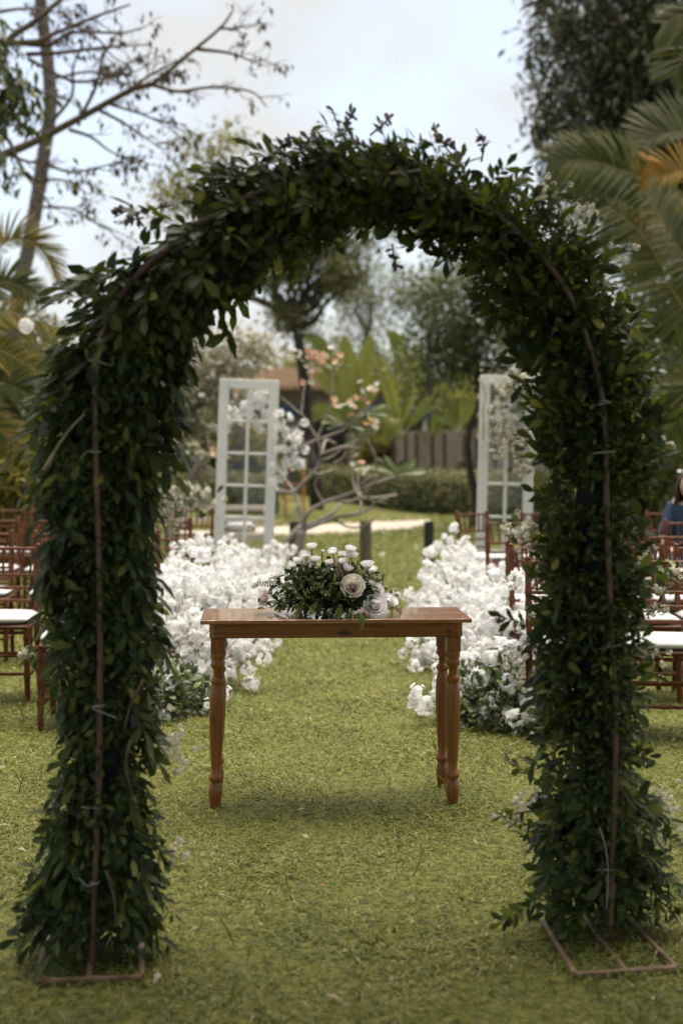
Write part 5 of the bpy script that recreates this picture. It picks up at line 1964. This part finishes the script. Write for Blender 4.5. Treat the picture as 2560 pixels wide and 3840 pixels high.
path = np.array([(212, 2190, 120), (212, 2080, 150), (222, 1980, 138), (232, 1880, 128), (240, 1750, 105), (244, 1600, 102), (236, 1450, 122), (236, 1300, 138), (232, 1150, 130), (240, 1000, 140), (262, 880, 165),
                 (292, 780, 175), (335, 680, 165), (398, 592, 150), (515, 530, 132), (645, 478, 132), (755, 440, 132), (870, 428, 130), (1000, 455, 108), (1120, 502, 108), (1225, 605, 135),
                 (1305, 745, 140), (1360, 900, 145), (1382, 1010, 145), (1362, 1150, 135), (1362, 1300, 138), (1362, 1450, 138), (1357, 1600, 124), (1368, 1750, 132), (1382, 1880, 150),
                 (1385, 1980, 155), (1385, 2060, 130)], float)
pc = np.array([on_arch(a, b_, .085) for a, b_, _ in path])
hwid = path[:, 2] * 1.6327 * 4.02 / FPX
NP = 240
pq = spline(np.concatenate([pc, hwid[:, None]], 1), NP)
pc_, hw_ = pq[:, :3], pq[:, 3]
tanp = unit(np.gradient(pc_, axis=0))
latp = unit(np.cross(tanp, back))
b = MB()
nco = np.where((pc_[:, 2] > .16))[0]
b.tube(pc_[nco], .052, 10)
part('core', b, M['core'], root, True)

# sprig template: stem with alternating leaves along +Y, unit length
sp = MB()
sp.tube([(0, 0, 0), (0, .5, .03), (0, 1, 0)], np.array([.012, .009, .005]), 4, cap=False)
nl = 13
for j in range(nl):
    y = .16 + .84 * j / (nl - 1)
    s_ = 1 if j % 2 else -1
    a = rng.uniform(.6, 1.15) if j < nl - 1 else 0.05
    roll = rng.uniform(-.9, .9)
    dv = np.array([[math.sin(a) * s_ * math.cos(roll), math.cos(a), math.sin(a) * math.sin(roll)]])
    sp.inst(leaf_round(.40, .14, .04), frames(dv, np.array([[-.2 * s_, .1, 1.0]]) + rng.normal(scale=.3, size=(1, 3))) * (.33 * rng.uniform(.62, 1.25)), np.array([[0, y, .02]]))
SPRIG = merge_tpl(sp)
sp = MB()
sp.tube([(0, 0, 0), (0, .5, -.04), (0, 1, 0)], np.array([.012, .009, .005]), 4, cap=False)
for j in range(14):
    y = .12 + .88 * j / 13
    a = rng.uniform(.5, 1.2)
    az_ = j * 2.4
    dv = np.array([[math.sin(a) * math.cos(az_), math.cos(a), math.sin(a) * math.sin(az_)]])
    sp.inst(leaf_round(.38, .18, .05), frames(dv, np.array([[0, .2, 1.0]]) + rng.normal(scale=.35, size=(1, 3))) * (.30 * rng.uniform(.6, 1.25)), np.array([[0, y, 0]]))
SPRIG2 = merge_tpl(sp)

seg = np.linalg.norm(np.diff(pc_, axis=0), axis=1)
wts = np.concatenate([[seg[0]], seg]) * hw_
NS = 2700
ti = rng.choice(NP, NS, p=wts / wts.sum())
phi = rng.uniform(0, 6.283, NS)
lat, tn = latp[ti], tanp[ti]
cosf, sinf = np.cos(phi)[:, None], np.sin(phi)[:, None]
radial = lat * cosf + back * sinf
depth_r = np.where(sinf[:, 0] < 0, .062, .16)
depth_r = np.where((sinf[:, 0] < 0) & (pc_[ti][:, 0] > -.22) & (pc_[ti][:, 0] < .42) & (pc_[ti][:, 2] > 1.6), .16, depth_r)
reach = 1 / np.sqrt((cosf[:, 0] / hw_[ti]) ** 2 + (sinf[:, 0] / depth_r) ** 2)
px_side = pc_[ti][:, 0]
left = px_side < -.25
right = px_side > .36
topm = ~(left | right)
g_ = np.zeros((NS, 3))
g_[left] = np.array([0, 0, -1.0])
rz_ = pc_[ti][:, 2]
g_[right, 2] = np.where(rz_[right] < .55, -.9, np.where(rz_[right] < 1.3, -.25, .25))
g_[topm] = np.array([-.35, 0, -.35])
topc = topm & (px_side > -.30) & (px_side < .36)
dirs = radial * .72 + g_ * (rng.uniform(.45, .95, NS) * np.where(left, 1.35, 1))[:, None] + tn * rng.normal(scale=.25, size=NS)[:, None] + rng.normal(scale=.15, size=(NS, 3))
dirs[topm] = radial[topm] * .42 - tn[topm] * rng.uniform(.5, 1.0, NS)[topm][:, None] + np.array([0, 0, .02]) + rng.normal(scale=.17, size=(NS, 3))[topm]
dirs = unit(dirs)
rc = np.maximum(.35, np.abs(np.sum(dirs * radial, 1)))
Ls = np.clip(reach * rng.uniform(.56, .86, NS) * np.where(topm, .86, np.where(left & (pc_[ti][:, 2] > 1.3), 1.1, np.where(right & (pc_[ti][:, 2] > 1.3), 1.17, np.where(pc_[ti][:, 2] < .55, 1.2, 1.0)))) / rc, .09, .29)
Ls = np.where(topm, rng.uniform(.11, .18, NS), Ls)
start = pc_[ti] + radial * np.where(topm, reach * rng.uniform(.05, .5, NS), np.minimum(.03, reach * .3))[:, None]
extra = [((1235, 1905), (1165, 1880)), ((1230, 1930), (1160, 1885)), ((1240, 2070), (1150, 2118)), ((1245, 2060), (1165, 2100)), ((1230, 1440), (1180, 1425)), ((1225, 1470), (1165, 1490)),
         ((1240, 1800), (1205, 1770)), ((350, 2020), (372, 2060)), ((110, 2040), (48, 2120)), ((100, 1990), (60, 2060)), ((130, 1830), (110, 1900)), ((1500, 2020), (1545, 2080)), ((1500, 1900), (1550, 1940))]
for i_, (a_, b_) in enumerate(extra):
    p0, p1 = on_arch(*a_, .06 + .05 * (i_ % 2)), on_arch(*b_, .05 + .05 * (i_ % 2))
    start[i_], dirs[i_], Ls[i_] = p0, unit(p1 - p0), max(.12, np.linalg.norm(p1 - p0))
okk = start[:, 2] + np.minimum(dirs[:, 2], 0) * Ls > .03
nv = radial + np.array([0, -.5, .4]) + rng.normal(scale=.35, size=(NS, 3))
fr = frames(dirs, nv)
wfac = np.clip(.175 / Ls, .65, 1.25) * rng.uniform(.8, 1.1, NS)     # keep leaf size steady on short and long sprigs
Mx = fr * np.stack([Ls * wfac, Ls, Ls * wfac], -1)[:, None, :]
gb = MB()
half = (np.arange(NS) % 2 == 0)
gb.inst(SPRIG, Mx[okk & half], start[okk & half])
gb.inst(SPRIG2, Mx[okk & ~half], start[okk & ~half])
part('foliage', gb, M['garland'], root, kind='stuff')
# the most prominent leaves on the near side, each its own object
GL = []
for k in range(5):
    q_ = MB()
    q_.add(*leaf_fine(.36 + .05 * k, .12 + .05 * k, .04))
    GL.append(q_.mesh('leaf', M['garland'], True))
cnt = 0
while cnt < 298:
    i = rng.choice(NP, p=wts / wts.sum())
    u_ = rng.uniform(-1, 1)
    dfront = -.095 * math.sqrt(max(0, 1 - u_ * u_ * .8)) + rng.uniform(-.01, .03)
    p = pc_[i] + latp[i] * u_ * hw_[i] * .8 + back * dfront
    if p[2] < .1 or abs(u_) < .24:
        continue
    if p[0] < -.25:
        dv = np.array([rng.normal(scale=.35) + .3 * np.sign(latp[i][0] * u_), -.25, -1])
    elif p[0] > .42:
        dv = latp[i] * u_ * 1.0 + np.array([rng.normal(scale=.4), -.3, rng.normal(scale=.6) + (.15 if p[2] > .8 else -.6)])
    else:
        dv = np.array([rng.normal(scale=.6) - .3, -.3, rng.normal(scale=.4) - .5])
    nr = np.array([rng.normal(scale=.4), -.8, .5 + rng.normal(scale=.3)])
    L_ = rng.uniform(.034, .056)
    put('leaf', GL[cnt % 5], root, p - np.array(root.location), frames(dv[None], nr[None])[0] * L_)
    cnt += 1
# budding mauve twigs that stick out at the top
for pts in ([(800, 330), (775, 285), (765, 255)], [(850, 310), (880, 285), (890, 270)], [(790, 310), (800, 280), (805, 262)], [(1060, 380), (1020, 335), (1000, 295)], [(1060, 360), (1040, 340), (1010, 320)],
            [(1105, 370), (1110, 330), (1092, 295)], [(330, 520), (300, 485), (262, 500)], [(400, 470), (350, 480), (300, 490)], [(560, 390), (540, 380), (520, 395)], [(700, 335), (680, 325), (650, 330)],
            [(750, 320), (720, 315), (700, 318)], [(500, 640), (505, 670), (510, 700)], [(960, 540), (1010, 555), (1030, 580)], [(900, 560), (905, 590), (910, 610)], [(330, 500), (300, 505), (270, 515)]):
    q_ = spline([on_arch(a, b_, .09 + rng.normal(scale=.02)) for a, b_ in pts], 10)
    tb = MB()
    tb.tube(q_, np.linspace(.0035, .0015, 10), 5)
    n = 16
    idx = rng.integers(2, 10, n)
    tn_ = unit(q_[-1] - q_[0])
    tb.inst(leaf_round(.5, .2), frames(tn_ * .6 + rdirs(n), rdirs(n) + np.array([0, -.5, .5])) * rng.uniform(.016, .032, n)[:, None, None], q_[idx], 1)
    part('bud_twig', tb, [M['browntwig'], M['mauve']], root)
# long bare stems in the garland
for pts, m_ in (([(868, 402), (960, 392), (1040, 380), (1105, 362)], 'twig'), ([(100, 1080), (150, 1000), (195, 950)], 'twig'), ([(300, 1700), (290, 1760), (310, 1850)], 'browntwig'),
                ([(330, 1560), (300, 1620), (285, 1680)], 'browntwig'), ([(390, 540), (480, 500), (600, 470)], 'browntwig'), ([(1375, 1900), (1388, 1940), (1395, 2000), (1392, 2090)], 'tie'),
                ([(245, 2000), (262, 2060), (268, 2130)], 'browntwig')):
    q_ = spline([on_arch(a, b_, -.035) for a, b_ in pts], 14)
    tb = MB()
    tb.tube(q_, np.linspace(.005, .002, 14) if m_ != 'tie' else .0014, 5)
    part('stem', tb, M[m_], root, True)
# clear ties holding the garland to the hoop
for a, b_ in ((232, 842), (214, 1048), (229, 1607), (222, 1862), (214, 2035), (640, 424), (535, 474), (1408, 1500), (1382, 930), (1391, 1030), (1402, 1995), (440, 530)):
    c = on_arch(a, b_)
    j = int(np.argmin(np.linalg.norm(hq - c, axis=1)))
    c = hq[j]
    tg = unit(hq[min(j + 1, 159)] - hq[j - 1])
    x_ = unit(np.cross(tg, back))
    an = np.linspace(0, 6.283, 14)
    q_ = c + (np.cos(an)[:, None] * x_ + np.sin(an)[:, None] * back) * .0135
    tb = MB()
    tb.tube(q_, .0022, 5, cap=False)
    tb.tube(spline([c - back * .014, c - back * .016 + x_ * .02 + tg * rng.normal(scale=.006), c - back * .014 + x_ * rng.choice([-.045, .045]) + tg * rng.normal(scale=.012)], 8), .0018, 5)
    part('tie', tb, M['tie'], root, True)
# pale flower sprays at the back and edges of the garland
for a, b_, n, off in ((1290, 470, 5, .22), (1330, 500, 6, .22), (1260, 440, 4, .22), (1390, 590, 4, .2), (1480, 1290, 5, .18), (1495, 1020, 5, .2), (1505, 1500, 3, .2), (1210, 1840, 7, .2), (1180, 1870, 5, .2), (1225, 1660, 6, .25),
                      (1200, 1560, 5, .25), (380, 1710, 6, .22), (400, 1740, 5, .22), (400, 1955, 3, .2), (1520, 1830, 5, .2), (1530, 1880, 5, .2), (385, 1190, 4, .25), (400, 1150, 4, .25),
                      (375, 1690, 4, .2), (215, 690, 4, .2), (205, 700, 3, .2), (155, 850, 3, .2), (1210, 1215, 4, .25), (1195, 1250, 3, .25), (1230, 1400, 3, .2), (1535, 1880, 4, .15), (1190, 890, 5, .25), (1180, 1000, 6, .25), (1195, 1050, 5, .25)):
    c = on_arch(a, b_, off)
    if c[2] < .12:
        continue
    tb = MB()
    pos = c + rng.normal(scale=.028, size=(n * 3, 3))
    for k in range(n * 3):
        tb.inst(HEADS[k % 4], frames(rdirs(1), rdirs(1)) * rng.uniform(.010, .016), pos[k][None])
    i = int(np.argmin(np.linalg.norm(pc_ - c, axis=1)))
    tb.tube(spline([pc_[i], (pc_[i] + c) / 2 + np.array([0, 0, .02]), c], 8), .0032, 5, mat=1)
    part('flower_spray', tb, [M['cream'], M['browntwig']], root, True)
